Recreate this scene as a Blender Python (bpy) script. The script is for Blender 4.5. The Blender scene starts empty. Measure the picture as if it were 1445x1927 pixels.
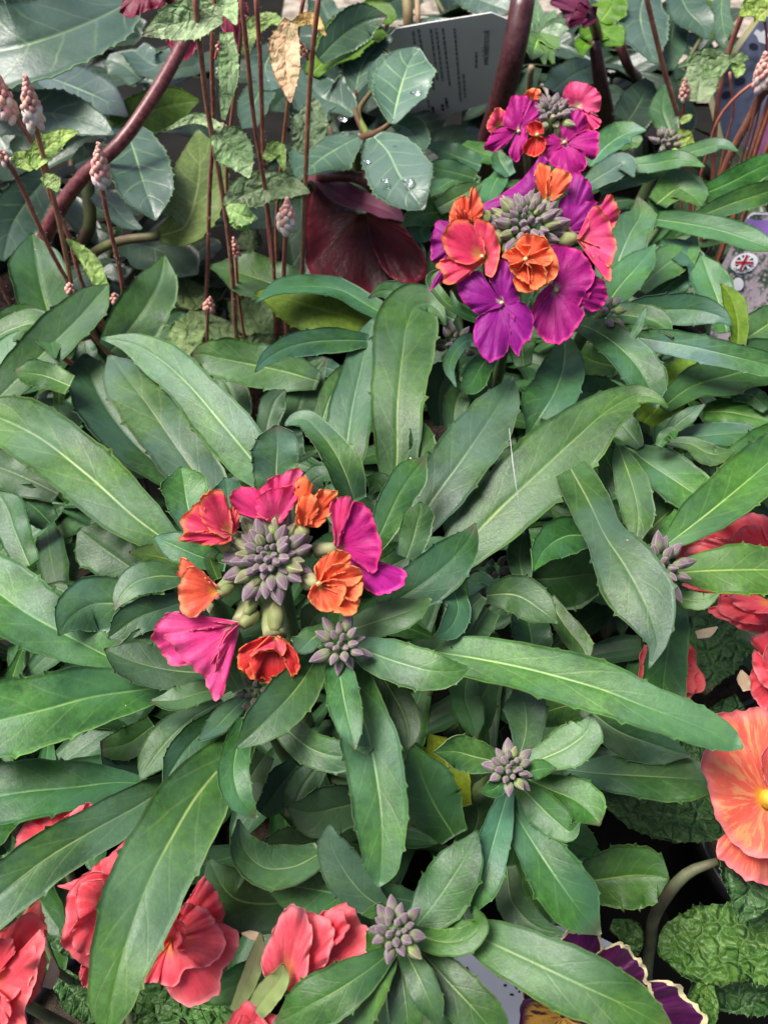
import bpy, math, random
import numpy as np
from mathutils import Vector

rng = random.Random(7)
nrg = np.random.default_rng(7)
scn = bpy.context.scene
COL = scn.collection

# ------------------------------------------------------------------ camera
PW, PH, FPX = 1445.0, 1927.0, 1603.0          # photograph size, focal length in its pixels
PITCH = math.radians(52.0)
CAM = np.array([0.0, 0.0, 0.344])
cam_d = bpy.data.cameras.new('camera')
cam_d.sensor_fit = 'HORIZONTAL'
cam_d.sensor_width = 36.0
cam_d.lens = 36.0 * FPX / PW
cam_d.clip_start = 0.01
cam_d.clip_end = 50.0
cam_d.dof.use_dof = True
cam_d.dof.focus_distance = 0.262
cam_d.dof.aperture_fstop = 30.0
cam_o = bpy.data.objects.new('camera', cam_d)
cam_o.location = CAM
cam_o.rotation_euler = (math.pi / 2 - PITCH, 0, 0)
COL.objects.link(cam_o)
scn.camera = cam_o

# ------------------------------------------------------------------ sky, sun, exposure
SUN_EL, SUN_AZ = math.radians(64), math.radians(-80)
world = bpy.data.worlds.new('World')
scn.world = world
world.use_nodes = True
wn = world.node_tree
sky = wn.nodes.new('ShaderNodeTexSky')
sky.sky_type = 'NISHITA'
sky.sun_disc = False
sky.sun_elevation = SUN_EL
sky.sun_rotation = SUN_AZ
sky.air_density = 0.75
sky.dust_density = 5.0
sky.ozone_density = 1.0
wn.links.new(sky.outputs[0], wn.nodes['Background'].inputs[0])
wn.nodes['Background'].inputs[1].default_value = 0.042
sun_d = bpy.data.lights.new('sun', 'SUN')
sun_d.energy = 1.5
sun_d.angle = math.radians(28)
sun_d.color = (1.0, 0.975, 0.94)
sun_o = bpy.data.objects.new('sun', sun_d)
sdir = Vector((math.sin(SUN_AZ) * math.cos(SUN_EL), math.cos(SUN_AZ) * math.cos(SUN_EL), math.sin(SUN_EL)))
sun_o.rotation_euler = sdir.to_track_quat('Z', 'Y').to_euler()
sun_o.location = (0, 0, 3)
COL.objects.link(sun_o)
vs = scn.view_settings
vs.view_transform = 'Standard'
vs.look = 'None'
vs.exposure = 2.05
vs.gamma = 1.0
vs.use_curve_mapping = False
scn.cycles.max_bounces = 5
scn.cycles.diffuse_bounces = 3
scn.cycles.glossy_bounces = 2
scn.cycles.use_denoising = True

# ------------------------------------------------------------------ pixel -> place helpers
CR = np.array([1.0, 0, 0])
CF = np.array([0, math.cos(PITCH), -math.sin(PITCH)])
CU = np.array([0, math.sin(PITCH), math.cos(PITCH)])
UP = np.array([0, 0, 1.0])

def ray(x, y):
    return CF + CR * ((x - PW / 2) / FPX) + CU * ((PH / 2 - y) / FPX)

def at_h(x, y, h):                       # on the level h above the soil
    d = ray(x, y)
    return CAM + d * ((h - CAM[2]) / d[2])

def at_d(x, y, depth):                   # at a distance along the view axis
    return CAM + ray(x, y) * depth

def at_Y(x, y, Y):                       # on an upright plane
    d = ray(x, y)
    return CAM + d * (Y / d[1])

def at_plane(x, y, p0, n):
    d = ray(x, y)
    return CAM + d * (np.dot(np.array(p0) - CAM, n) / np.dot(d, n))

def depth_of(p):
    return float(np.dot(np.asarray(p) - CAM, CF))

def unit(a):
    a = np.asarray(a, float)
    return a / (np.linalg.norm(a, axis=-1, keepdims=True) + 1e-12)

def smooth(pts, ts):
    """Catmull-Rom through pts (n,k), sampled at arc fractions ts (by the first two columns)."""
    p = np.asarray(pts, float)
    seg = np.linalg.norm(np.diff(p[:, :2], axis=0), axis=1)
    s = np.concatenate([[0], np.cumsum(seg)])
    s /= s[-1]
    m = np.gradient(p, s, axis=0) if len(p) > 2 else np.tile((p[1] - p[0]), (len(p), 1))
    out = []
    for t in ts:
        i = min(max(int(np.searchsorted(s, t, 'right')) - 1, 0), len(p) - 2)
        h = s[i + 1] - s[i]
        u = (t - s[i]) / h
        h00, h10, h01, h11 = 2*u**3-3*u**2+1, u**3-2*u**2+u, -2*u**3+3*u**2, u**3-u**2
        out.append(h00*p[i] + h10*h*m[i] + h01*p[i+1] + h11*h*m[i+1])
    return np.array(out)

# ------------------------------------------------------------------ object helpers
def link(name, me, parent=None, loc=(0, 0, 0)):
    o = bpy.data.objects.new(name, me)
    COL.objects.link(o)
    o.parent = parent
    base = Vector((0, 0, 0))
    q = parent
    while q is not None:
        base += q.location
        q = q.parent
    o.location = Vector(loc) - base
    return o

def thing(name, label, cat, loc, group=None):
    o = bpy.data.objects.new(name, None)
    o.empty_display_size = 0.01
    COL.objects.link(o)
    o.location = loc
    o['label'] = label
    o['category'] = cat
    if group:
        o['group'] = group
    return o

def tag(o, label, cat, group=None):
    o['label'] = label
    o['category'] = cat
    if group:
        o['group'] = group
    return o

_topo = {}
def topo(nu, nv):
    k = (nu, nv)
    if k not in _topo:
        f, idx = [], lambda a, b: a * nv + b
        n = nu * nv
        for a in range(nu - 1):
            for b in range(nv - 1):
                f.append((idx(a, b), idx(a, b+1), idx(a+1, b+1), idx(a+1, b)))
        nt = len(f)
        f += [tuple(n + i for i in reversed(q)) for q in f[:nt]]
        rim = [(a, 0) for a in range(nu)] + [(nu-1, b) for b in range(1, nv)] + \
              [(a, nv-1) for a in range(nu-2, -1, -1)] + [(0, b) for b in range(nv-2, 0, -1)]
        rim = [idx(*r) for r in rim]
        for i in range(len(rim)):
            p, q = rim[i], rim[(i+1) % len(rim)]
            f.append((q, p, n + p, n + q))
        loops = np.array([i for q in f for i in q])
        _topo[k] = (f, nt, loops)
    return _topo[k]

def sheet(name, P, UV, mats, parent, thick=0.00035, color=None, single=False):
    """A thin closed shell from a grid P (nu,nv,3); top side uses mats[0], under side mats[1]."""
    nu, nv, _ = P.shape
    du = np.gradient(P, axis=0)
    dv = np.gradient(P, axis=1)
    Nn = unit(np.cross(dv, du))
    org = P[0, nv // 2].copy()
    A = (P - org).reshape(-1, 3)
    B = (P - org - Nn * thick).reshape(-1, 3)
    f, nt, loops = topo(nu, nv)
    me = bpy.data.meshes.new(name)
    me.from_pydata(np.vstack([A, B]).tolist(), [], f)
    for m in mats:
        me.materials.append(m)
    uvl = me.uv_layers.new(name='UVMap')
    uv2 = np.vstack([UV.reshape(-1, 2)] * 2)
    uvl.data.foreach_set('uv', uv2[loops].astype(np.float32).ravel())
    mi = np.zeros(len(f), dtype=np.int32)
    if len(mats) > 1:
        mi[nt:2*nt] = 1
    me.polygons.foreach_set('material_index', mi)
    me.polygons.foreach_set('use_smooth', np.ones(len(f), dtype=bool))
    me.update()
    o = link(name, me, parent, org)
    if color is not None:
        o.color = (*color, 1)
    return o

def tube_mesh(name, pts, radii, mat, n=10, closed=True):
    p = np.asarray(pts, float)
    r = np.asarray(radii, float)
    T = unit(np.gradient(p, axis=0))
    ref = np.array([1.0, 0.13, 0.02])
    a = unit(np.cross(T, ref))
    b = np.cross(T, a)
    ang = np.linspace(0, 2*math.pi, n, endpoint=False)
    V = p[:, None, :] + r[:, None, None] * (np.cos(ang)[None, :, None]*a[:, None, :] + np.sin(ang)[None, :, None]*b[:, None, :])
    m = len(p)
    org = p[0].copy()
    f = []
    for i in range(m-1):
        for j in range(n):
            k = (j+1) % n
            f.append((i*n+j, i*n+k, (i+1)*n+k, (i+1)*n+j))
    f.append(tuple(range(n))[::-1])
    f.append(tuple((m-1)*n + j for j in range(n)))
    me = bpy.data.meshes.new(name)
    me.from_pydata((V - org).reshape(-1, 3).tolist(), [], f)
    me.materials.append(mat)
    uvl = me.uv_layers.new(name='UVMap')
    for poly in me.polygons:
        for li in poly.loop_indices:
            vi = me.loops[li].vertex_index
            uvl.data[li].uv = ((vi // n) / (m-1), (vi % n) / n)
    me.polygons.foreach_set('use_smooth', np.ones(len(f), dtype=bool))
    me.update()
    return me, org

def tube(name, pts, radii, mat, parent=None, n=10, color=None, sub=24):
    pts = np.asarray(pts, float)
    radii = np.full(len(pts), radii) if np.isscalar(radii) else np.asarray(radii, float)
    if sub:
        q = np.column_stack([pts, radii])
        s = np.concatenate([[0], np.cumsum(np.linalg.norm(np.diff(pts, axis=0), axis=1))])
        s /= s[-1]
        m = np.gradient(q, s, axis=0) if len(q) > 2 else np.tile(q[1]-q[0], (2, 1))
        out = []
        for t in np.linspace(0, 1, sub):
            i = min(max(int(np.searchsorted(s, t, 'right')) - 1, 0), len(q) - 2)
            h = s[i+1]-s[i]; u = (t-s[i])/h
            out.append((2*u**3-3*u**2+1)*q[i] + (u**3-2*u**2+u)*h*m[i] + (-2*u**3+3*u**2)*q[i+1] + (u**3-u**2)*h*m[i+1])
        out = np.array(out)
        pts, radii = out[:, :3], np.maximum(out[:, 3], 1e-5)
    me, org = tube_mesh(name, pts, radii, mat, n)
    o = link(name, me, parent, org)
    if color is not None:
        o.color = (*color, 1)
    return o, pts, radii

def lathe_mesh(name, prof, mat, n=40, smooth_=True):
    f, v = [], []
    for r, z in prof:
        for j in range(n):
            a = 2*math.pi*j/n
            v.append((r*math.cos(a), r*math.sin(a), z))
    for i in range(len(prof)-1):
        for j in range(n):
            k = (j+1) % n
            f.append((i*n+j, i*n+k, (i+1)*n+k, (i+1)*n+j))
    me = bpy.data.meshes.new(name)
    me.from_pydata(v, [], f)
    me.materials.append(mat)
    me.polygons.foreach_set('use_smooth', np.full(len(f), smooth_))
    me.update()
    return me

# ------------------------------------------------------------------ materials
class NT:
    def __init__(s, name):
        s.m = bpy.data.materials.new(name)
        s.m.use_nodes = True
        s.t = s.m.node_tree
        s.bsdf = s.t.nodes['Principled BSDF']
        s.out = s.t.nodes['Material Output']
    def n(s, typ, **kw):
        nd = s.t.nodes.new('ShaderNode' + typ)
        for k, v in kw.items():
            setattr(nd, k, v)
        return nd
    def put(s, sock, v):
        if hasattr(v, 'is_linked') or hasattr(v, 'links'):
            s.t.links.new(v, sock)
        elif isinstance(v, (tuple, list)) and len(v) == 3 and sock.type == 'RGBA':
            sock.default_value = (*v, 1)
        else:
            sock.default_value = v
    def math(s, op, a, b=0.0, c=None):
        nd = s.n('Math', operation=op)
        s.put(nd.inputs[0], a); s.put(nd.inputs[1], b)
        if c is not None:
            s.put(nd.inputs[2], c)
        return nd.outputs[0]
    def mix(s, fac, a, b, blend='MIX'):
        nd = s.n('Mix', data_type='RGBA', blend_type=blend)
        s.put(nd.inputs['Factor'], fac)
        s.put(nd.inputs[6], a); s.put(nd.inputs[7], b)
        return nd.outputs[2]
    def ramp(s, v, a, b, lo=0.0, hi=1.0):
        nd = s.n('MapRange', interpolation_type='SMOOTHSTEP')
        s.put(nd.inputs[0], v); s.put(nd.inputs[1], a); s.put(nd.inputs[2], b)
        s.put(nd.inputs[3], lo); s.put(nd.inputs[4], hi)
        return nd.outputs[0]
    def noise(s, vec, scale, detail=3, rough=0.55, out='Fac'):
        nd = s.n('TexNoise')
        if vec is not None:
            s.put(nd.inputs['Vector'], vec)
        nd.inputs['Scale'].default_value = scale
        nd.inputs['Detail'].default_value = detail
        nd.inputs['Roughness'].default_value = rough
        return nd.outputs[out]
    def bump(s, h, strength, dist):
        nd = s.n('Bump')
        nd.inputs['Strength'].default_value = strength
        nd.inputs['Distance'].default_value = dist
        s.put(nd.inputs['Height'], h)
        return nd.outputs[0]
    def combine(s, x, y, z=0.0):
        nd = s.n('CombineXYZ')
        s.put(nd.inputs[0], x); s.put(nd.inputs[1], y); s.put(nd.inputs[2], z)
        return nd.outputs[0]
    def finish(s, col, rough=0.5, spec=0.4, normal=None, trans=0.0, tcol=None, sheen=0.0, coat=0.0):
        b = s.bsdf
        s.put(b.inputs['Base Color'], col)
        s.put(b.inputs['Roughness'], rough)
        b.inputs['Specular IOR Level'].default_value = spec
        if sheen:
            b.inputs['Sheen Weight'].default_value = sheen
            b.inputs['Sheen Roughness'].default_value = 0.4
        if coat:
            b.inputs['Coat Weight'].default_value = coat
            b.inputs['Coat Roughness'].default_value = 0.15
        if normal is not None:
            s.put(b.inputs['Normal'], normal)
        if trans:
            t = s.n('BsdfTranslucent')
            s.put(t.inputs[0], tcol if tcol is not None else col)
            mx = s.n('MixShader')
            mx.inputs[0].default_value = trans
            s.t.links.new(b.outputs[0], mx.inputs[1])
            s.t.links.new(t.outputs[0], mx.inputs[2])
            s.t.links.new(mx.outputs[0], s.out.inputs[0])
        return s.m

def leaf_mat(name, c1, c2, rib, rough=0.5, spec=0.4, veins=7, vk=1.2, vamt=0.12, ribw=0.09, bump=0.25,
             trans=0.22, mott=55, fine=0.22, speck=0.0, sheen=0.0, crinkle=0.0, bloom=None, under=False):
    s = NT(name)
    uv = s.n('UVMap'); sep = s.n('SeparateXYZ'); s.t.links.new(uv.outputs[0], sep.inputs[0])
    u, v = sep.outputs[0], sep.outputs[1]
    av = s.math('ABSOLUTE', s.math('MULTIPLY_ADD', v, 2.0, -1.0))
    tc = s.n('TexCoord'); info = s.n('ObjectInfo')
    off = s.math('MULTIPLY', info.outputs['Random'], 37.0)
    vadd = s.n('VectorMath', operation='ADD'); s.put(vadd.inputs[0], tc.outputs['Object']); s.put(vadd.inputs[1], s.combine(off, off, off))
    ob = vadd.outputs[0]
    n1 = s.noise(ob, mott, 4, 0.6)
    col = s.mix(s.ramp(n1, 0.32, 0.68), c1, c2)
    n2 = s.noise(ob, 1500, 3, 0.7)
    col = s.mix(1.0, col, s.mix(n2, (1-fine,)*3, (1+fine,)*3), 'MULTIPLY')
    n3 = s.noise(ob, 420, 4, 0.7)
    col = s.mix(1.0, col, s.mix(s.ramp(n3, 0.3, 0.7), (1-fine*1.1,)*3, (1+fine*1.1, 1+fine*1.0, 1+fine*0.8)), 'MULTIPLY')
    col = s.mix(s.ramp(av, 0.0, 0.75, 0.45 if bloom else 0.0, 0.0), col, c2)
    # side veins, bowed towards the tip
    wob = s.math('MULTIPLY', s.noise(ob, 90, 2), 0.5 if crinkle else 0.25)
    ph = s.math('FRACT', s.math('ADD', s.math('SUBTRACT', s.math('MULTIPLY', u, float(veins)), s.math('MULTIPLY', av, vk)), wob))
    dv = s.math('ABSOLUTE', s.math('SUBTRACT', ph, 0.5))
    vm = s.math('MULTIPLY', s.ramp(dv, 0.0, 0.09, 1.0, 0.0), s.ramp(av, 0.55, 1.0, 1.0, 0.1))
    col = s.mix(s.math('MULTIPLY', vm, vamt), col, rib)
    rw = s.math('MULTIPLY', s.math('MULTIPLY_ADD', u, -0.75, 1.0), ribw)
    rm = s.math('SUBTRACT', 1.0, s.ramp(s.math('DIVIDE', av, rw), 0.0, 1.25))
    rm = s.math('MULTIPLY', rm, s.ramp(s.noise(ob, 160, 2), 0.2, 0.55, 0.45, 0.95))
    col = s.mix(s.math('MULTIPLY', rm, s.ramp(u, 0.35, 0.95, 0.8, 0.12)), col, rib)
    col = s.mix(s.math('MULTIPLY', s.ramp(av, 0.93, 1.0), 0.35), col, rib)
    if bloom:                                     # bluish waxy bloom in patches
        col = s.mix(s.math('MULTIPLY', s.ramp(s.noise(ob, 38, 3), 0.36, 0.64), 0.55), col, bloom)
    col = s.mix(1.0, col, info.outputs['Color'], 'MULTIPLY')
    rv = s.math('MULTIPLY_ADD', info.outputs['Random'], 0.35, 0.82)
    col = s.mix(1.0, col, s.combine(rv, rv, rv), 'MULTIPLY')
    tipm = s.math('MULTIPLY', s.ramp(s.math('ADD', u, s.math('MULTIPLY', s.math('SUBTRACT', n1, 0.5), 0.3)), 0.86, 1.0), s.math('MULTIPLY', s.math('GREATER_THAN', s.math('FRACT', s.math('MULTIPLY', info.outputs['Random'], 7.3)), 0.66), 0.55))
    col = s.mix(tipm, col, (0.085, 0.055, 0.035))
    if speck:
        vo = s.n('TexVoronoi'); s.put(vo.inputs['Vector'], ob); vo.inputs['Scale'].default_value = 150
        sm = s.math('LESS_THAN', vo.outputs['Distance'], 0.055)
        vs_ = s.n('SeparateColor'); s.put(vs_.inputs[0], vo.outputs['Color'])
        sm = s.math('MULTIPLY', sm, s.math('GREATER_THAN', vs_.outputs[0], 1.0 - speck))
        col = s.mix(s.math('MULTIPLY', sm, 0.85), col, (0.75, 0.78, 0.72))
    h = s.math('ADD', s.math('MULTIPLY', n2, 0.35), s.math('MULTIPLY', vm, -1.6*vamt))
    h = s.math('ADD', s.math('ADD', h, s.math('MULTIPLY', s.noise(ob, 210, 3), 0.8)), s.math('MULTIPLY', n3, 0.5))
    nrm = s.bump(h, bump, 0.0006)
    if crinkle:
        wv_ = s.n('VectorMath', operation='ADD'); s.put(wv_.inputs[0], ob)
        ds_ = s.n('VectorMath', operation='SCALE'); s.put(ds_.inputs[0], s.noise(ob, 130, 3, out='Color')); ds_.inputs['Scale'].default_value = 0.006
        s.put(wv_.inputs[1], ds_.outputs[0])
        vo = s.n('TexVoronoi', feature='DISTANCE_TO_EDGE'); s.put(vo.inputs['Vector'], wv_.outputs[0]); vo.inputs['Scale'].default_value = 190
        hh = s.math('ADD', s.ramp(vo.outputs['Distance'], 0.0, 0.3), s.math('MULTIPLY', s.noise(ob, 300, 3), 0.6))
        hh = s.math('SUBTRACT', hh, s.math('MULTIPLY', vm, 0.25))
        nrm = s.bump(hh, crinkle, 0.0016)
    tcol = s.mix(1.0, col, (1.7, 1.9, 0.35), 'MULTIPLY')
    return s.finish(col, s.ramp(n2, 0.3, 0.7, rough-0.05, rough+0.08), spec, nrm, trans, tcol, sheen)

G1, G2 = (0.012, 0.052, 0.011), (0.046, 0.124, 0.026)
M_wall = leaf_mat('wallflower_leaf', G1, G2, (0.30, 0.40, 0.18), rough=0.45, spec=0.42, veins=6, vk=1.5, vamt=0.09,
                  ribw=0.06, speck=0.010, bloom=(0.066, 0.140, 0.112), trans=0.16, sheen=0.0, fine=0.24, bump=0.28)
M_wallu = leaf_mat('wallflower_leaf_under', (0.085, 0.15, 0.035), (0.12, 0.20, 0.05), (0.22, 0.3, 0.1), rough=0.55, spec=0.3,
                   veins=5, vk=1.6, vamt=0.05, ribw=0.11, trans=0.3)
M_hell = leaf_mat('hellebore_leaf', (0.028, 0.062, 0.036), (0.05, 0.095, 0.055), (0.30, 0.42, 0.16), rough=0.34, spec=0.55,
                  veins=6, vk=1.1, vamt=0.22, ribw=0.06, bump=0.35, trans=0.12, mott=40, fine=0.12, bloom=(0.075, 0.115, 0.085))
M_hellu = leaf_mat('hellebore_leaf_under', (0.07, 0.14, 0.02), (0.11, 0.19, 0.03), (0.3, 0.4, 0.12), rough=0.45, veins=6,
                   vk=1.1, vamt=0.25, ribw=0.08, trans=0.3)
M_foam = leaf_mat('foamflower_leaf', (0.17, 0.27, 0.11), (0.34, 0.42, 0.23), (0.12, 0.12, 0.05), rough=0.55, spec=0.35,
                  veins=5, vk=1.3, vamt=0.3, ribw=0.06, bump=0.7, mott=120, trans=0.3, crinkle=0.5)
M_prim = leaf_mat('primrose_leaf', (0.035, 0.095, 0.022), (0.07, 0.145, 0.04), (0.12, 0.2, 0.07), rough=0.46, spec=0.4,
                  veins=6, vk=1.0, vamt=0.16, ribw=0.1, bump=0.5, crinkle=0.9, trans=0.1)

def petal_mat(name, base, mid, edge, vein, b0=0.12, b1=0.32, e0=0.9, e1=1.0, vamt=0.5, vs=26.0, hard=False, alt=None,
              rough=0.5, trans=0.4):
    s = NT(name)
    uv = s.n('UVMap'); sep = s.n('SeparateXYZ'); s.t.links.new(uv.outputs[0], sep.inputs[0])
    u, v = sep.outputs[0], sep.outputs[1]
    info = s.n('ObjectInfo'); tc = s.n('TexCoord')
    r = s.math('MULTIPLY', info.outputs['Random'], 19.0)
    wv = s.math('ADD', v, s.math('MULTIPLY', s.noise(tc.outputs['Object'], 120, 2), 0.05))
    st = s.noise(s.combine(s.math('MULTIPLY', wv, vs*1.4), s.math('MULTIPLY', u, 2.6), r), 1.0, 4, 0.65)
    big = s.noise(tc.outputs['Object'], 130, 3, 0.55)
    col = s.mix(s.ramp(big, 0.35, 0.7, 0, 0.6), mid, alt if alt else edge)
    col = s.mix(s.math('MULTIPLY', s.ramp(st, 0.48, 0.60), vamt), col, vein)
    ue = s.math('ADD', u, s.math('MULTIPLY', s.math('SUBTRACT', s.noise(s.combine(s.math('MULTIPLY', v, 9.0), r, 0), 1.0, 3), 0.5), 0.10))
    em = s.math('GREATER_THAN', ue, e0) if hard else s.ramp(ue, e0, e1)
    col = s.mix(em, col, edge)
    ub = s.math('ADD', u, s.math('MULTIPLY', s.math('SUBTRACT', st, 0.5), 0.25))
    col = s.mix(s.ramp(ub, b0, b1, 1.0, 0.0), col, base)
    col = s.mix(1.0, col, info.outputs['Color'], 'MULTIPLY')
    nrm = s.bump(s.math('ADD', st, s.math('MULTIPLY', s.noise(tc.outputs['Object'], 320, 3), 1.4)), 0.35, 0.0007)
    return s.finish(col, rough, 0.3, nrm, trans, col, sheen=0.25)

P = {}
P['magenta'] = petal_mat('magenta_petal', (0.5, 0.36, 0.3), (0.38, 0.008, 0.19), (0.62, 0.03, 0.24), (0.17, 0.0, 0.08), alt=(0.46, 0.016, 0.25), b0=0.06, b1=0.2)
P['purple'] = petal_mat('purple_petal', (0.45, 0.35, 0.3), (0.31, 0.007, 0.22), (0.50, 0.02, 0.25), (0.14, 0.0, 0.10), alt=(0.38, 0.013, 0.28), b0=0.05, b1=0.17)
P['pink'] = petal_mat('pink_petal', (0.72, 0.38, 0.12), (0.78, 0.045, 0.13), (0.90, 0.24, 0.09), (0.58, 0.01, 0.08), alt=(0.88, 0.17, 0.17), b0=0.1, b1=0.4, e0=0.84, vamt=0.35)
P['rose'] = petal_mat('rose_petal', (0.75, 0.5, 0.4), (0.80, 0.045, 0.21), (0.90, 0.14, 0.24), (0.58, 0.010, 0.15), alt=(0.86, 0.17, 0.34), e0=0.93, vamt=0.35)
P['orange'] = petal_mat('orange_petal', (0.85, 0.42, 0.05), (0.90, 0.15, 0.045), (0.93, 0.33, 0.11), (0.74, 0.035, 0.02), alt=(0.90, 0.19, 0.10), e0=0.8, vamt=0.45)
P['red'] = petal_mat('red_petal', (0.8, 0.3, 0.05), (0.62, 0.022, 0.025), (0.88, 0.20, 0.06), (0.34, 0.0, 0.01), alt=(0.78, 0.07, 0.04), e0=0.92, vamt=0.5)
P['coral'] = petal_mat('coral_petal', (0.92, 0.30, 0.08), (0.94, 0.10, 0.14), (0.94, 0.25, 0.28), (0.84, 0.05, 0.085), alt=(0.94, 0.22, 0.22), b0=0.10, b1=0.5, e0=0.84, e1=1.02, vamt=0.5, vs=20, trans=0.42)
P['salmon'] = petal_mat('salmon_petal', (0.80, 0.42, 0.02), (0.90, 0.16, 0.10), (0.92, 0.27, 0.27), (0.93, 0.46, 0.18), alt=(0.91, 0.27, 0.17), b0=0.14, b1=0.24, e0=0.8, e1=1.05, vamt=0.7, vs=26)
P['pansy'] = petal_mat('pansy_petal', (0.6, 0.34, 0.02), (0.075, 0.003, 0.055), (0.78, 0.70, 0.40), (0.03, 0.0, 0.022), alt=(0.14, 0.006, 0.12), b0=0.04, b1=0.10, e0=0.962, hard=True, vamt=0.6)
P['pansy_lip'] = petal_mat('pansy_lip_petal', (0.75, 0.40, 0.02), (0.68, 0.36, 0.05), (0.10, 0.004, 0.06), (0.05, 0.004, 0.03), alt=(0.74, 0.46, 0.10), b0=0.02, b1=0.1, e0=0.72, e1=0.95, vamt=0.95, vs=20)
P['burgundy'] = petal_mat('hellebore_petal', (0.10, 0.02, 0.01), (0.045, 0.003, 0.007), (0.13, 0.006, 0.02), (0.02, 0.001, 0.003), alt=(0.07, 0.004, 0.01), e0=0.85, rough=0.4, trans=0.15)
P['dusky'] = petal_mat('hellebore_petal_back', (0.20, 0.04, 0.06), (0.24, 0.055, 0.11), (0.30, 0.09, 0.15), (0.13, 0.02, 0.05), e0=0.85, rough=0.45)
P['wine'] = petal_mat('hellebore_petal_wine', (0.2, 0.01, 0.03), (0.20, 0.006, 0.035), (0.30, 0.02, 0.07), (0.10, 0.002, 0.015), rough=0.4)  # redder, brighter petal colour than the burgundy one

def plain(name, c, rough=0.6, spec=0.4, c2=None, scale=80, bump=0.2, dist=0.0005, coat=0.0, trans=0.0):
    s = NT(name)
    tc = s.n('TexCoord'); info = s.n('ObjectInfo')
    n = s.noise(tc.outputs['Object'], scale, 4, 0.6)
    col = s.mix(s.ramp(n, 0.35, 0.65), c, c2 if c2 else tuple(x*0.75 for x in c))
    col = s.mix(1.0, col, info.outputs['Color'], 'MULTIPLY')
    return s.finish(col, rough, spec, s.bump(n, bump, dist), trans, None, coat=coat)

M_stemg = plain('green_stem', (0.10, 0.15, 0.05), c2=(0.07, 0.11, 0.04), scale=150)
M_tubef = plain('flower_tube', (0.22, 0.26, 0.10), c2=(0.34, 0.33, 0.18), scale=220, trans=0.1)
M_stemfoam = plain('foamflower_stem', (0.32, 0.145, 0.09), c2=(0.22, 0.08, 0.06), scale=160, rough=0.5)
M_hair = plain('stem_hair', (0.45, 0.36, 0.30), rough=0.6)
M_stemhell = plain('hellebore_stem', (0.085, 0.018, 0.022), c2=(0.16, 0.06, 0.05), scale=420, rough=0.38, spec=0.5)
M_petiole = plain('petiole', (0.10, 0.13, 0.035), c2=(0.09, 0.05, 0.03), scale=60)
M_petprim = plain('primrose_petiole', (0.13, 0.15, 0.07), c2=(0.08, 0.07, 0.04), scale=60)
M_foambud = plain('foamflower_bud', (0.82, 0.34, 0.28), c2=(0.87, 0.54, 0.45), scale=300, rough=0.5, trans=0.1)
M_foamopen = plain('foamflower_open_bud', (0.87, 0.66, 0.58), c2=(0.88, 0.76, 0.68), scale=300, rough=0.5, trans=0.15)
M_stig = plain('stigma', (0.55, 0.52, 0.25), c2=(0.45, 0.45, 0.2))
M_yel = plain('anther', (0.75, 0.42, 0.04))
M_pot = plain('black_plastic', (0.012, 0.012, 0.013), rough=0.4, spec=0.4, bump=0.05)
M_soil = plain('potting_soil', (0.022, 0.015, 0.010), c2=(0.05, 0.035, 0.022), scale=260, rough=0.95, bump=1.0, dist=0.004)
M_bench = plain('dark_bench', (0.012, 0.011, 0.010), c2=(0.007, 0.007, 0.006), scale=14, rough=0.95, spec=0.1, bump=0.3, dist=0.003)
M_card = plain('label_card', (0.40, 0.42, 0.47), c2=(0.38, 0.40, 0.45), scale=30, rough=0.45, bump=0.0)
M_card1 = plain('tall_label_card', (0.66, 0.64, 0.61), c2=(0.63, 0.61, 0.58), scale=30, rough=0.45, bump=0.0)
M_ink = plain('label_ink', (0.02, 0.02, 0.022), rough=0.6, bump=0.0)
M_inkg = plain('label_ink_grey', (0.20, 0.20, 0.21), rough=0.6, bump=0.0)
M_lav = plain('lavender_print', (0.28, 0.16, 0.46), c2=(0.25, 0.14, 0.42), scale=20, rough=0.35, bump=0.0)
M_red = plain('badge_red', (0.5, 0.01, 0.03), bump=0.0)
M_navy = plain('badge_navy', (0.02, 0.02, 0.05), bump=0.0)
M_white = plain('badge_white', (0.78, 0.78, 0.78), c2=(0.75, 0.75, 0.76), bump=0.0)
M_cream = plain('cream_card_edge', (0.72, 0.62, 0.28), c2=(0.78, 0.70, 0.42), scale=40, bump=0.0)
M_wood = plain('bare_cane', (0.33, 0.25, 0.16), c2=(0.22, 0.16, 0.1), scale=120)
M_web = plain('spider_silk', (0.8, 0.8, 0.8), rough=0.3, bump=0.0)
M_brown = plain('dry_bract', (0.55, 0.40, 0.25), c2=(0.62, 0.52, 0.36), scale=120, trans=0.2)

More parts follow.
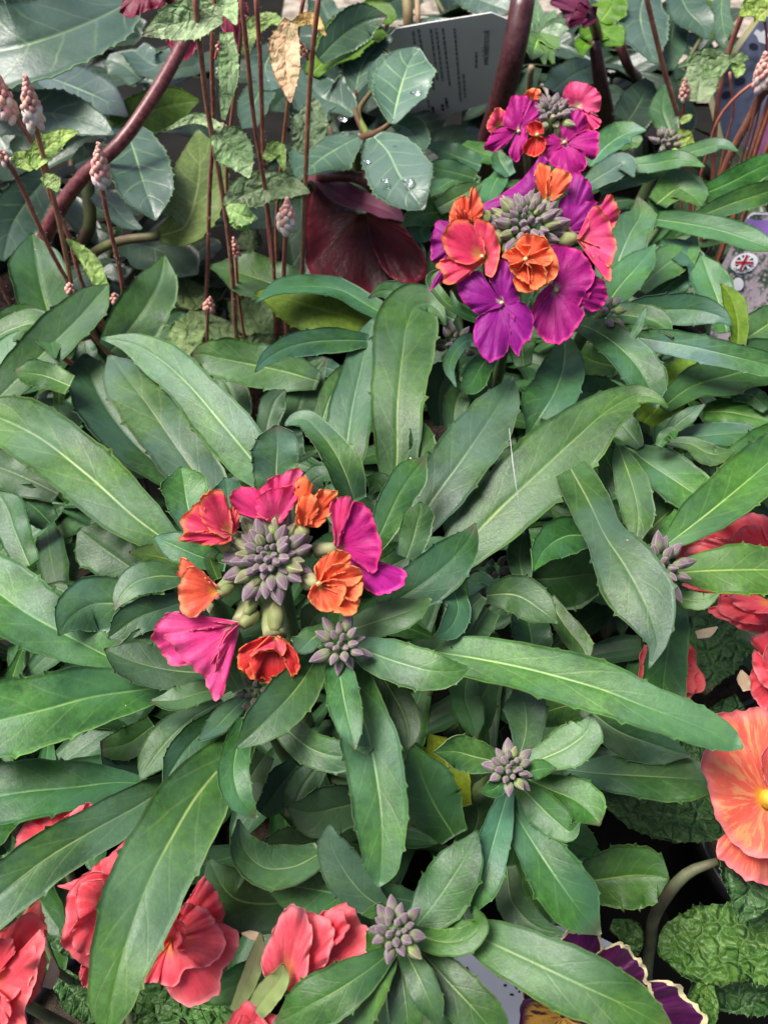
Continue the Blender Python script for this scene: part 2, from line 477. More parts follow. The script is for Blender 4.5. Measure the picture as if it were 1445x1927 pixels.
def bud_mat():
    s = NT('wallflower_bud')
    uv = s.n('UVMap'); sep = s.n('SeparateXYZ'); s.t.links.new(uv.outputs[0], sep.inputs[0])
    u, v = sep.outputs[0], sep.outputs[1]
    info = s.n('ObjectInfo'); tc = s.n('TexCoord')
    n = s.noise(tc.outputs['Object'], 420, 3)
    purple = s.mix(s.ramp(n, .3, .7), (0.07, 0.030, 0.055), (0.26, 0.17, 0.22))
    green = s.mix(n, (0.13, 0.16, 0.06), (0.26, 0.28, 0.15))
    col = s.mix(s.ramp(s.math('ADD', u, s.math('MULTIPLY', s.math('SUBTRACT', n, 0.5), 0.4)), 0.3, 0.7), green, purple)
    seam = s.math('ABSOLUTE', s.math('SUBTRACT', s.math('FRACT', s.math('MULTIPLY', v, 4.0)), 0.5))
    col = s.mix(s.math('MULTIPLY', s.ramp(seam, 0.0, 0.10, 1, 0), 0.85), col, (0.36, 0.34, 0.24))
    col = s.mix(s.ramp(u, 0.88, 1.0, 0, 0.7), col, (0.32, 0.30, 0.2))
    col = s.mix(1.0, col, info.outputs['Color'], 'MULTIPLY')
    return s.finish(col, 0.5, 0.4, s.bump(n, 0.4, 0.0006), sheen=0.3)
M_bud = bud_mat()

def photo_print(name, cols, scale, rough=0.3):
    s = NT(name)
    tc = s.n('TexCoord')
    vo = s.n('TexVoronoi'); s.put(vo.inputs['Vector'], tc.outputs['Object']); vo.inputs['Scale'].default_value = scale
    n = s.noise(tc.outputs['Object'], scale*0.35, 4, 0.7)
    c = s.mix(s.ramp(n, 0.4, 0.55), cols[0], cols[1])
    c = s.mix(s.ramp(vo.outputs['Distance'], 0.15, 0.45, 0.8, 0), c, cols[2])
    return s.finish(c, rough, 0.4)
M_photo = photo_print('flower_photo_print', [(0.04, 0.08, 0.04), (0.42, 0.34, 0.36), (0.55, 0.42, 0.46)], 420)
M_slate = photo_print('slate_photo_print', [(0.05, 0.06, 0.09), (0.16, 0.18, 0.27), (0.13, 0.15, 0.22)], 55)

def glass():
    s = NT('water')
    s.bsdf.inputs['Transmission Weight'].default_value = 1.0
    s.bsdf.inputs['Roughness'].default_value = 0.02
    s.bsdf.inputs['IOR'].default_value = 1.33
    n = s.noise(None, 20)
    s.put(s.bsdf.inputs['Base Color'], s.mix(n, (0.97, 0.98, 0.98), (1, 1, 1)))
    return s.m
M_water = glass()

# ------------------------------------------------------------------ the setting
SOIL = 0.0
BENCH = -0.09
me = bpy.data.meshes.new('bench')
me.from_pydata([(-3, -1.5, BENCH), (3, -1.5, BENCH), (3, 5, BENCH), (-3, 5, BENCH)], [], [(0, 1, 2, 3)])
me.materials.append(M_bench)
bench = link('ground', me)
bench['kind'] = 'structure'
M_path = plain('pale_gravel', (0.36, 0.31, 0.25), c2=(0.16, 0.13, 0.10), scale=60, rough=0.85, bump=0.8, dist=0.004)

me = bpy.data.meshes.new('path')
me.from_pydata([(-.12, .87, BENCH+.004), (3, .87, BENCH+.004), (3, 5, BENCH+.004), (-.12, 5, BENCH+.004)], [], [(0, 1, 2, 3)])
me.materials.append(M_path)
path = link('path', me)
path['kind'] = 'structure'

POTS = {}
def pot(key, x, y, r, label):
    prof = [(r*0.72, BENCH+0.0005), (r*0.94, 0.0), (r, 0.0), (r, 0.012), (r*0.955, 0.012), (r*0.93, -0.02), (0.0005, -0.02)]
    o = link('plant_pot', lathe_mesh('plant_pot', prof, M_pot), None, (x, y, 0))
    tag(o, label, 'pot')
    n = 28
    v, f = [(0, 0, 0.002)], []
    rings = 7
    for i in range(1, rings+1):
        for j in range(n):
            a = 2*math.pi*j/n
            v.append((r*0.945*i/rings*math.cos(a), r*0.945*i/rings*math.sin(a), rng.uniform(-0.002, 0.003) if i < rings else -0.002))
    for j in range(n):
        f.append((0, 1+j, 1+(j+1) % n))
    for i in range(rings-1):
        for j in range(n):
            k = (j+1) % n
            f.append((1+i*n+j, 1+(i+1)*n+j, 1+(i+1)*n+k, 1+i*n+k))
    ms = bpy.data.meshes.new('soil'); ms.from_pydata(v, [], f); ms.materials.append(M_soil)
    ms.polygons.foreach_set('use_smooth', np.ones(len(f), dtype=bool))
    link('soil', ms, o, (x, y, 0))
    POTS[key] = (x, y)
    return o

BASES = {'A': (-0.02, 0.12, 0.05), 'B': (0.05, 0.31, 0.05), 'D': (0.135, 0.20, 0.047), 'E': (-0.165, 0.26, 0.048),
         'PR': (0.165, 0.105, 0.045), 'PL': (-0.085, 0.03, 0.045), 'PN': (0.07, 0.015, 0.045),
         'HL': (-0.20, 0.43, 0.07), 'HM': (0.0, 0.47, 0.07), 'HR': (0.15, 0.57, 0.07), 'FL': (-0.078, 0.345, 0.046), 'FR': (0.23, 0.42, 0.05), 'W': (-0.16, 0.13, 0.048)}
POTL = {'W': 'black plastic pot under the hidden leafy wallflower beside the coral primrose',
        'A': 'black plastic pot under the wallflower with the closest ring of pink and orange flowers',
        'B': 'black plastic pot under the wallflower with magenta flower heads', 'D': 'black plastic pot under the budding wallflower beside the coral primrose',
        'E': 'black plastic pot under the flowerless wallflower left of the foamflower stems', 'PR': 'small black pot holding the primrose with the salmon flower',
        'PL': 'small black pot holding the primrose with coral rosettes under long leaves', 'PN': 'small black pot holding the purple pansy',
        'HL': 'black pot of the hellebore with large dark leaves and thick wine stem', 'HM': 'black pot of the hellebore with the drooping burgundy flower',
        'HR': 'black pot of the hellebore behind the magenta wallflowers', 'FL': 'small black pot of the foamflower with tall hairy stems',
        'FR': 'small black pot of the foamflower beside the slate blue label'}
for k, (x, y, r) in BASES.items():
    pot(k, x, y, r, POTL[k])

PLANT = {}
def plant(key, name, label, cat, group=None):
    x, y, _ = BASES[key]
    PLANT[key] = thing(name, label, cat, (x, y, SOIL), group)
    return PLANT[key]
plant('A', 'wallflower_plant', 'bushy wallflower whose purple bud cluster is ringed by pink, magenta and orange flowers', 'wallflower', 'wallflowers')
plant('B', 'wallflower_plant', 'wallflower with two heads of large magenta-purple and orange flowers, one behind the other', 'wallflower', 'wallflowers')
plant('D', 'wallflower_plant', 'wallflower without open flowers, its leaves lying over the coral primrose flower', 'wallflower', 'wallflowers')
plant('E', 'wallflower_plant', 'grey-green leafy wallflower without buds at the foot of the pink foamflower spikes', 'wallflower', 'wallflowers')
plant('W', 'wallflower_plant', 'mostly hidden leafy wallflower beneath the long leaves above the coral primrose rosettes', 'wallflower', 'wallflowers')
plant('PR', 'primrose_plant', 'double primrose with a big salmon flower with yellow eye and crinkled leaves', 'primrose', 'primroses')
plant('PL', 'primrose_plant', 'double primrose with several coral rosettes peeping out under long wallflower leaves', 'primrose', 'primroses')
plant('PN', 'pansy_plant', 'pansy with dark purple cream-edged petals and streaked yellow lip', 'pansy')
plant('HL', 'hellebore_plant', 'hellebore with very large dark leaves and a thick slanting wine-red stem', 'hellebore', 'hellebores')
plant('HM', 'hellebore_plant', 'hellebore with wet blue-green leaves above a drooping dark burgundy flower', 'hellebore', 'hellebores')
plant('HR', 'hellebore_plant', 'hellebore with glossy leaves, bright green bracts and purple bud behind the magenta wallflowers', 'hellebore', 'hellebores')
plant('FL', 'foamflower_plant', 'foamflower with many tall hairy brown stems and pale pink bud spikes', 'foamflower', 'foamflowers')
plant('FR', 'foamflower_plant', 'foamflower with leaning brown stems in front of the slate blue label', 'foamflower', 'foamflowers')

# ------------------------------------------------------------------ leaves
LM = {'wall': (M_wall, M_wallu), 'hell': (M_hell, M_hellu), 'foam': (M_foam, M_foam), 'prim': (M_prim, M_prim),
      'flip': (M_wallu, M_wall), 'hflip': (M_hellu, M_hell)}
VC = np.array([-1, -0.86, -0.55, -0.25, -0.07, 0, 0.07, 0.25, 0.55, 0.86, 1.0])
VCl = np.array([-1, -0.55, -0.1, 0, 0.1, 0.55, 1.0])

def build_leaf(parent, C3, HW, ts, kind='wall', fold=0.1, wave=0.05, teeth=(), tooth=0.07, tint=(1, 1, 1), vc=VC, name='leaf',
               curl=0.0, N=None, groove=0.03, thick=0.00035, pucker=0.0):
    """C3 centre line (n,3), HW half width vectors (n,3)."""
    T = unit(np.gradient(C3, axis=0))
    if N is None:
        N = unit(np.cross(HW, T))
    hw = np.linalg.norm(HW, axis=1)
    n = len(ts)
    side = np.ones((n, len(vc)))
    ea, eb = [rng.uniform(0, 6.3) for _ in range(4)], [rng.uniform(0, 6.3) for _ in range(4)]
    for ph_, msk in ((ea, vc < 0), (eb, vc > 0)):
        wob_ = 0.022*np.sin(2*math.pi*3.1*ts+ph_[0]) + 0.016*np.sin(2*math.pi*6.7*ts+ph_[1]) + 0.010*np.sin(2*math.pi*12.9*ts+ph_[2])
        side[:, msk] += wob_[:, None]
    shift = np.zeros((n, len(vc)))
    for (i, sd, amt) in teeth:
        j = 0 if sd < 0 else len(vc) - 1
        side[i, j] += amt
        shift[i, j] += amt * 0.3
    ds = np.linalg.norm(np.gradient(C3, axis=0), axis=1) + 1e-9
    kap = np.sum(np.gradient(T, axis=0)*unit(HW), axis=1)/ds          # bend towards +HW
    kap = np.convolve(np.pad(kap, 2, mode='edge'), np.ones(5)/5, 'valid')
    for c_, sg in ((vc < 0, -1), (vc > 0, 1)):
        kk = np.maximum(kap*sg, 1e-6)*hw
        side[:, c_] *= np.minimum(1.0, 0.8/kk)[:, None]
    k1, k2 = rng.uniform(1.0, 2.2), rng.uniform(1.5, 3.4)
    f1, f2 = rng.uniform(0, 6.3), rng.uniform(0, 6.3)
    av = np.abs(vc)
    wv = (np.sin(2*math.pi*k1*ts + f1)[:, None] * np.where(vc < 0, 1.0, 0.0)[None, :] + np.sin(2*math.pi*k2*ts + f2)[:, None] * np.where(vc > 0, 1.0, 0.0)[None, :])
    lift = fold*(av**1.2)[None, :] - groove*(av < 0.05)[None, :] + wave*wv*(av**2)[None, :] - curl*(av**4)[None, :]
    if pucker:
        lift = lift + pucker*np.sin(2*math.pi*7*ts[:, None] - 5*av[None, :])*(np.sin(math.pi*av)**0.7)[None, :]
    Pg = C3[:, None, :] + HW[:, None, :]*(vc[None, :]*side)[..., None] + N[:, None, :]*(lift*hw[:, None])[..., None] + T[:, None, :]*(shift*hw[:, None])[..., None]
    UV = np.stack([np.repeat(ts[:, None], len(vc), 1), np.repeat((vc[None, :]+1)/2, n, 0)], -1)
    return sheet(name, Pg, UV, LM[kind] if isinstance(kind, str) else kind, parent, thick, tint)

def ring_ts(nt, n0, tooth_at):
    ts = set(np.round(np.linspace(0, 1, n0), 4))
    for t in tooth_at:
        ts |= {round(t-0.016, 4), round(t, 4), round(t+0.010, 4)}
    keep = set(round(t, 4) for t in tooth_at)
    out = []
    for t in sorted(t for t in ts if 0 <= t <= 1):           # no two rings closer than a hair
        if out and t - out[-1] < 0.0085:
            if t in keep and out[-1] not in keep and out[-1] > 0: out[-1] = t
            elif t >= 1.0: out[-1] = t
            continue
        out.append(t)
    return np.array(out)

def L(key, pts, hb, ht=None, arch=0.0, kind='wall', roll=None, fold=None, tint=None, teeth=None, wave=0.10, name='leaf', curl=0.0,
      tooth=None, n0=30, serr=0, vw=0.55, rnd=True):
    """A leaf whose midrib runs through photo pixels pts (x, y, seen width), at heights hb (base) to ht (tip) above the soil."""
    ht = hb if ht is None else ht
    pts = np.asarray(pts, float)
    if roll is None: roll = rng.uniform(-22, 22)
    if fold is None: fold = rng.uniform(-0.05, 0.28)
    if tint is None: tint = (1, 1, 1)
    if kind in ('wall', 'flip'):
        j_ = rng.uniform(.86, 1.14)
        tint = (tint[0]*j_*rng.uniform(.8, 1.25), tint[1]*j_, tint[2]*j_*rng.uniform(.7, 1.2))
        fold = fold + rng.uniform(-.06, .10)
    if kind in ('hell', 'hflip', 'foam', 'prim') and not serr:
        serr = {'hell': 15, 'hflip': 15, 'foam': 8, 'prim': 12}[kind]
    tpos = []
    if serr:
        for i in range(serr):
            t = 0.12 + 0.86*(i+0.5)/serr
            tpos += [(t+rng.uniform(-.012, .012), -1), (t+rng.uniform(-.012, .012), 1)]
        tooth = tooth or {'hell': 0.06, 'hflip': 0.06, 'foam': 0.16, 'prim': 0.07}.get(kind, 0.06)
    else:
        nt = 3 if teeth is None else teeth
        for sd in (-1, 1):
            for i in range(nt):
                tpos.append((min(0.96, 0.35 + 0.6*(i+rng.uniform(0.2, 0.8))/max(nt, 1)), sd))
        tooth = tooth or 0.11
    ts = ring_ts(0, n0, [t for t, _ in tpos])
    q = smooth(pts, ts)
    w = np.maximum(q[:, 2], 1.5)
    if kind in ('wall', 'flip'):
        w = w*(1 - 0.30*np.clip((ts-0.8)/0.2, 0, 1)**1.3)
    h = hb + (ht-hb)*ts + arch*4*ts*(1-ts)
    C3 = np.array([at_h(x, y, hh) for (x, y), hh in zip(q[:, :2], h)])
    T = unit(np.gradient(C3, axis=0))
    V = unit(CAM - C3)
    N0 = UP*(1-vw) + V*vw
    N0 = unit(N0 - T*np.sum(N0*T, 1, keepdims=True))
    S = unit(np.cross(T, N0))
    a = math.radians(roll)
    S2 = S*math.cos(a) + N0*math.sin(a)
    dep = (C3-CAM) @ CF
    scr = lambda v: np.stack([v @ CR - (v @ CF)*((C3-CAM) @ CR)/dep, v @ CU - (v @ CF)*((C3-CAM) @ CU)/dep], -1)*(FPX/dep)[:, None]
    tsn = unit(scr(T)); ss = scr(S2)
    perp = np.abs(tsn[:, 0]*ss[:, 1] - tsn[:, 1]*ss[:, 0])
    perp = np.maximum(perp, 0.5*FPX/dep)
    HW = S2*(w/2/perp)[:, None]
    # outward bumps of the margin
    tl = []
    for t, sd in tpos:
        i = int(np.argmin(np.abs(ts - t)))
        tl.append((i, sd, tooth*rng.uniform(0.6, 1.3)))
    N = unit(np.cross(HW, T))
    if np.mean(np.sum(N*V, 1)) < 0: N = -N
    return build_leaf(PLANT[key], C3, -HW if np.mean(np.sum(np.cross(HW, T)*V, 1)) < 0 else HW, ts, kind, fold, wave, tl, tooth, tint, name=name, curl=curl, N=N,
                      thick=0.0005 if kind in ('hell', 'hflip', 'prim') else 0.00035, pucker={'prim': 0.025, 'foam': 0.04}.get(kind, 0.0))

def LW(key, base, az, elev, length, width, droop=0.6, kind='wall', tint=(1, 1, 1), roll=0.0, tipw=0.62):
    """A lower leaf laid out in the place itself: base point, heading, rise, length and width in metres."""
    n = 15
    ts = np.linspace(0, 1, n)
    a = np.radians(elev) - droop*ts*1.6
    step = length/(n-1)
    d = np.stack([np.cos(a)*math.cos(az), np.cos(a)*math.sin(az), np.sin(a)], -1)*step
    C3 = np.asarray(base) + np.vstack([[0, 0, 0], np.cumsum(d[:-1], 0)])
    T = unit(np.gradient(C3, axis=0))
    S = unit(np.cross(T, UP[None, :]))
    N0 = np.cross(S, T)
    S = S*math.cos(roll) + N0*math.sin(roll)
    prof = np.interp(ts, [0, 0.15, 0.45, tipw, 0.85, 0.95, 1.0], [0.22, 0.3, 0.8, 1.0, 0.75, 0.4, 0.03])
    tl = [(rng.choice([6, 7, 8]), -1, 0.1), (rng.choice([9, 10, 11]), -1, 0.1), (rng.choice([7, 8]), 1, 0.1), (rng.choice([10, 11]), 1, 0.1)]
    if kind == 'hell':
        tl = [(i, sd, 0.06) for i in range(2, 14, 2) for sd in (-1, 1)]
    return build_leaf(PLANT[key], C3, S*(prof*width/2)[:, None], ts, kind, rng.uniform(-0.1, 0.25), 0.05, tl, 0.1, tint, vc=VCl, N=unit(np.cross(S, T)),
                      pucker=0.025 if kind == 'prim' else 0)

def shoot(key, x, y, h, n, lr=(0.045, 0.075), wr=(0.011, 0.016), zmax=0.085, kind='wall', el=(0, 55), tint=(1, 1, 1)):
    """A side shoot with a ruff of lower leaves, on a stem from the plant's base."""
    bx, by, _ = BASES[key]
    top = np.array([x, y, h])
    tube('stem', [np.array([bx + (x-bx)*0.15, by + (y-by)*0.15, -0.008]), np.array([bx + (x-bx)*0.6, by + (y-by)*0.6, h*0.35]), top],
         [0.0022, 0.002, 0.0014], M_stemg if kind != 'hell' else M_petiole, PLANT[key], n=8, sub=10)
    for i in range(n):
        az = i*2.39996 + rng.uniform(-0.3, 0.3)
        zz = h*rng.uniform(0.45, 1.0)
        ll = rng.uniform(*lr)
        e = rng.uniform(*el)
        dr = rng.uniform(0.3, 0.8)
        while zz + ll*(math.sin(math.radians(e))*0.62) > zmax and e > -20:
            e -= 5
        t = rng.uniform(0.7, 1.05)
        if kind == 'wall': tint = (.82, 1.0, .62)
        LW(key, (bx+(x-bx)*0.9+rng.uniform(-.003, .003), by+(y-by)*0.9+rng.uniform(-.003, .003), zz), az, e, ll, rng.uniform(*wr), dr, kind,
           (tint[0]*t, tint[1]*t, tint[2]*t), rng.uniform(-0.5, 0.5), 0.62 if kind == 'wall' else 0.5)


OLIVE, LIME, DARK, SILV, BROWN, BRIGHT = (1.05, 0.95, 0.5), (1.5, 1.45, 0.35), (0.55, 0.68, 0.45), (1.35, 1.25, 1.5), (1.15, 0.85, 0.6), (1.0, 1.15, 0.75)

# ---- wallflower with the closest flower head
def leaves_A():
    K = 'A'
    L(K, [(340,1035,30),(268,985,90),(160,890,118),(60,815,112),(-20,780,80),(-60,770,10)], .105, .118, .006, tint=(1.15,1.15,1.1), roll=5)
    L(K, [(425,965,40),(391,920,85),(332,839,108),(270,750,106),(228,697,80),(205,668,8)], .108, .116, .006, tint=(1.15,1.1,1.2), roll=-8)
    L(K, [(515,915,50),(470,860,90),(415,794,98),(353,722,80),(300,675,75),(245,645,45),(190,636,6)], .110, .124, .006, tint=(1.25,1.3,.95), roll=8)
    L(K, [(330,900,60),(250,830,100),(185,740,102),(165,690,70),(160,665,10)], .088, .100, .0, tint=(.85,.95,.75))
    L(K, [(520,930,72),(520,880,84),(522,835,82),(520,812,58),(518,800,6)], .126, .142, .0, tint=(1.1,1.1,1.25), fold=.3)
    L(K, [(735,935,28),(744,893,62),(748,761,100),(758,664,115),(768,605,116),(785,574,95),(808,572,60),(830,590,22),(838,612,6)], .098, .118, .010, tint=(1.05,1.15,.7), roll=4, fold=.05)
    L(K, [(640,935,50),(652,844,78),(664,761,84),(680,690,62),(695,625,44),(704,598,8)], .094, .112, .0, tint=(1,1.1,.85), roll=12)
    L(K, [(668,945,45),(651,893,66),(630,850,60),(600,812,45),(570,788,32),(548,792,22),(536,800,6)], .122, .130, .008, tint=(1.05,1.15,1.0), roll=-18)
    L(K, [(770,1020,40),(804,957,85),(873,860,108),(920,790,96),(950,740,60),(964,706,5)], .108, .126, .004, tint=(1.1,1.1,1.15), roll=10)
    L(K, [(705,1030,32),(730,975,60),(757,920,66),(785,880,52),(801,859,8)], .124, .132, .003, tint=(1.1,1.15,1.05))
    L(K, [(765,1050,38),(776,1020,55),(785,985,59),(791,955,40),(790,944,5)], .128, .137, .0, tint=(1.15,1.25,1.0))
    L(K, [(830,1080,46),(890,1010,100),(945,953,126),(1004,898,133),(1083,825,118),(1150,768,72),(1205,743,42),(1240,752,20),(1257,767,5)], .102, .134, .004, tint=(1.0,1.1,.75), roll=6, fold=.06)
    L(K, [(670,1170,36),(735,1137,65),(804,1092,93),(855,1048,80),(885,1008,44),(895,984,5)], .116, .128, .004, tint=(1.05,1.1,.95), roll=-8)
    L(K, [(690,1095,28),(740,1063,46),(790,1040,50),(830,1022,30),(851,1014,5)], .110, .118, .0, tint=(1.1,1.2,.9))
    L(K, [(640,1195,40),(700,1172,60),(745,1158,64),(785,1143,42),(812,1126,5)], .125, .134, .003, tint=(1,1.1,.9))
    L(K, [(662,1212,40),(700,1229,66),(760,1250,82),(820,1264,72),(860,1263,42),(885,1255,5)], .128, .135, .004, tint=(1.1,1.2,1.0), roll=-5)
    L(K, [(770,1218,28),(821,1227,56),(900,1240,82),(985,1257,90),(1066,1278,97),(1139,1300,97),(1204,1326,87),(1274,1352,78),(1343,1380,74),(1380,1397,50),(1398,1408,8)], .112, .128, .008, tint=(1.05,1.12,.95), roll=4, fold=.12, teeth=5)
    L(K, [(1062,862,50),(1083,898,72),(1111,950,80),(1139,1009,76),(1170,1055,112),(1205,1116,128),(1228,1171,86),(1236,1212,44),(1221,1258,5)], .120, .128, .012, tint=(1.2,1.2,1.25), roll=-6, teeth=4)
    L(K, [(1264,1110,46),(1260,1200,74),(1250,1270,80),(1246,1325,72),(1243,1350,20)], .105, .108, .0, tint=(.95,1.1,.7))
    L(K, [(475,1365,36),(430,1425,86),(367,1503,130),(322,1579,146),(285,1650,150),(250,1740,136),(222,1830,112),(205,1915,75),(200,1960,8)], .108, .120, .012, tint=(1.1,1.15,1.05), roll=0, fold=.1)
    L(K, [(350,1450,25),(287,1500,68),(173,1565,90),(87,1617,96),(0,1685,102),(-60,1740,90),(-110,1790,8)], .098, .112, .008, tint=(1.0,1.1,.85), roll=8)
    L(K, [(275,1475,20),(221,1473,50),(138,1482,96),(50,1490,112),(-40,1505,104),(-120,1520,8)], .090, .100, .004, tint=(.85,1.0,.6), roll=-10)
    L(K, [(330,1288,36),(263,1299,76),(173,1312,112),(87,1335,136),(0,1356,140),(-60,1372,110),(-120,1390,8)], .100, .116, .008, tint=(1.1,1.15,1.05), roll=4)
    L(K, [(235,1252,30),(180,1224,72),(114,1189,112),(45,1150,132),(-10,1110,138),(-70,1065,90),(-110,1040,8)], .096, .108, .004, tint=(.95,1.1,.65), roll=-6)
    L(K, [(425,1265,36),(346,1264,72),(280,1253,80),(225,1235,58),(196,1221,5)], .112, .120, .0, tint=(.95,1.05,.8))
    L(K, [(435,1288,24),(370,1306,43),(325,1318,42),(283,1319,5)], .116, .119, .002, tint=(1,1.1,.9))
    L(K, [(420,1320,25),(365,1350,52),(315,1395,68),(282,1438,52),(263,1469,5)], .104, .108, .003)
    L(K, [(442,1330,25),(400,1365,50),(355,1405,64),(326,1445,46),(307,1478,5)], .109, .114, .003, tint=(1.05,1.1,1))
    L(K, [(468,1308,20),(430,1345,40),(400,1375,34),(374,1394,5)], .114, .118)
    L(K, [(462,1350,25),(448,1400,48),(440,1450,60),(452,1503,52),(473,1528,28),(485,1539,4)], .116, .120, .006, tint=(.95,1.05,.95))
    L(K, [(602,1222,34),(580,1265,66),(545,1312,90),(505,1352,82),(470,1385,50),(443,1409,5)], .126, .132, .004, tint=(1.12,1.2,1.0), roll=10)
    L(K, [(631,1228,32),(640,1275,56),(650,1330,62),(662,1380,42),(669,1412,4)], .130, .134, .003, tint=(1.15,1.25,1.05))
    L(K, [(652,1238,32),(668,1290,70),(680,1340,90),(697,1400,106),(709,1466,109),(717,1529,101),(719,1600,82),(716,1645,66),(712,1670,6)], .118, .118, .008, tint=(1.0,1.08,.9), roll=-4, teeth=4)
    L(K, [(705,1252,30),(735,1300,52),(757,1340,62),(768,1385,46),(765,1414,5)], .112, .110, tint=(1,1.1,.9))
    L(K, [(515,1340,28),(545,1378,56),(590,1412,66),(640,1424,60),(680,1417,32),(702,1407,4)], .120, .127, .0, tint=(1,1.1,1.05), roll=-14)
    L(K, [(855,1575,55),(815,1510,108),(790,1450,92),(778,1404,5)], .100, .115, tint=(.75,.85,.4), roll=14)
    L(K, [(870,1520,36),(848,1455,66),(825,1410,60),(805,1382,6)], .092, .104, tint=LIME, kind='flip')
    # leaves round the head
    L(K, [(425,1062,28),(370,1045,50),(325,1025,55),(290,1010,6)], .124, .130, .002, tint=(1.1,1.15,1.2))
    L(K, [(345,1060,28),(290,1046,44),(243,1039,5)], .112, .118, tint=OLIVE)
    L(K, [(345,1086,32),(290,1085,60),(248,1100,56),(226,1125,32),(216,1149,4)], .118, .121, .004, tint=(1.05,1.15,1.0))
    L(K, [(310,1118,46),(230,1135,96),(170,1140,106),(130,1165,70),(110,1196,6)], .106, .110, tint=(.95,1.05,.95))
    L(K, [(365,1128,28),(310,1145,54),(255,1165,64),(222,1188,42),(203,1202,4)], .112, .116, .003, tint=(1,1.1,.95))
    L(K, [(305,1188,18),(262,1205,42),(224,1216,5)], .112, .116, tint=(1.05,1.15,1))
    L(K, [(270,1085,46),(205,1040,96),(165,1010,80),(148,995,10)], .082, .088, tint=DARK)
    L(K, [(55,1065,46),(28,1000,62),(8,945,56),(-5,925,8)], .082, .090, tint=(.7,.85,.45))
    L(K, [(368,1005,36),(352,945,76),(345,900,72),(340,878,6)], .122, .132, tint=(1.05,1.15,1.2))
    L(K, [(442,985,28),(430,940,56),(426,912,46),(422,898,5)], .118, .128, tint=(.95,1.05,.95))
    L(K, [(640,985,30),(625,940,44),(640,905,30),(650,890,5)], .118, .124)
    L(K, [(575,930,30),(590,905,46),(615,895,34),(632,905,5)], .118, .124, tint=(.9,1,.9))
    L(K, [(110,930,40),(60,905,72),(0,880,76),(-40,868,40)], .082, .090, tint=(.9,1,.9))
    L(K, [(95,985,40),(65,955,66),(35,935,50),(10,932,5)], .075, .084, tint=(.75,.95,.5))
    L(K, [(700,945,30),(720,925,50),(705,905,40),(690,898,5)], .100, .108, tint=DARK)
    L(K, [(330,810,40),(270,800,70),(200,800,66),(150,792,10)], .078, .086, tint=(.85,.95,.95))
    L(K, [(300,870,40),(250,845,80),(180,835,80),(120,830,10)], .070, .078, tint=(.7,.8,.75))
    L(K, [(615,1185,24),(590,1200,40),(566,1222,34),(556,1228,4)], .130, .136, tint=(1.15,1.2,1))
    L(K, [(450,1300,24),(425,1250,44),(418,1218,38),(440,1200,5)], .118, .128, tint=(1.05,1.2,.8))
    L(K, [(410,1090,16),(402,1070,26),(396,1050,22),(412,1038,4)], .140, .146, tint=(1.2,1.3,1.0))
    L(K, [(580,1190,24),(590,1165,46),(605,1150,40),(612,1138,5)], .124, .130, tint=(1,1.15,.8))
    # right of the head, down to the long leaf
    L(K, [(1115,1008,40),(1062,1010,76),(1022,1038,52),(1003,1075,4)], .108, .112, .0, tint=(1,1.1,.9))
    L(K, [(915,1120,28),(970,1120,72),(1020,1150,60),(1049,1173,5)], .108, .114, .003, tint=(1,1.1,.9))
    L(K, [(918,1145,50),(895,1185,58),(893,1222,4)], .108, .114, tint=(1.05,1.15,.95))
    L(K, [(852,1105,28),(862,1150,48),(843,1185,42),(816,1200,4)], .120, .124, tint=(1.05,1.15,1.05), roll=24)
    L(K, [(908,1122,20),(880,1152,42),(860,1190,36),(850,1220,4)], .114, .118)
    L(K, [(940,1090,46),(1030,1090,112),(1100,1082,110),(1150,1075,20)], .082, .088, tint=(.75,.9,.35))
    L(K, [(935,1112,18),(903,1096,38),(884,1122,5)], .104, .110)
    L(K, [(985,1100,28),(978,1040,48),(992,985,5)], .096, .100, tint=(.85,.95,.9))
    L(K, [(1030,1125,24),(1065,1180,42),(1097,1222,38),(1107,1247,4)], .098, .096)
    L(K, [(1000,1250,60),(1000,1200,70),(985,1150,60),(970,1125,8)], .080, .092, tint=(.75,.8,.6))
    L(K, [(1095,1325,28),(1160,1375,76),(1230,1402,76),(1302,1424,5)], .095, .098, tint=(.9,1,.9))
    L(K, [(1110,960,40),(1075,925,56),(1050,905,40)], .096, .100, tint=(.95,1,1))
    L(K, [(1120,1320,30),(1060,1330,62),(1010,1345,50),(990,1350,6)], .085, .092, tint=(.8,.95,.55))
    # second bud rosette
    L(K, [(945,1436,32),(895,1425,62),(855,1415,62),(817,1416,5)], .118, .124, tint=(1.1,1.2,1.05), roll=12)
    L(K, [(978,1425,32),(990,1370,66),(985,1320,74),(972,1288,12)], .100, .112, tint=(.95,1.1,.8))
    L(K, [(985,1440,32),(1031,1424,60),(1075,1402,80),(1107,1372,62),(1112,1344,6)], .114, .124, tint=(1.05,1.15,1.0))
    L(K, [(985,1457,18),(1015,1448,36),(1046,1446,4)], .122, .128, tint=(.95,1.15,.6))
    L(K, [(990,1466,28),(1040,1488,62),(1085,1508,82),(1115,1535,64),(1129,1554,5)], .108, .112, tint=(1.1,1.3,.7))
    L(K, [(975,1475,28),(1010,1512,60),(1045,1545,64),(1075,1564,36),(1091,1546,5)], .113, .117, tint=(1.05,1.2,.9))
    L(K, [(950,1482,22),(975,1540,50),(1005,1590,76),(1049,1656,102),(1092,1715,90),(1130,1760,8)], .104, .105, .008, tint=(1,1.12,.85))
    L(K, [(956,1490,22),(940,1545,50),(922,1610,66),(905,1670,62),(888,1722,8)], .108, .108, .006, tint=(1.05,1.15,1.0))
    L(K, [(955,1460,14),(930,1485,36),(902,1491,4)], .122, .126, tint=(1.1,1.2,1))
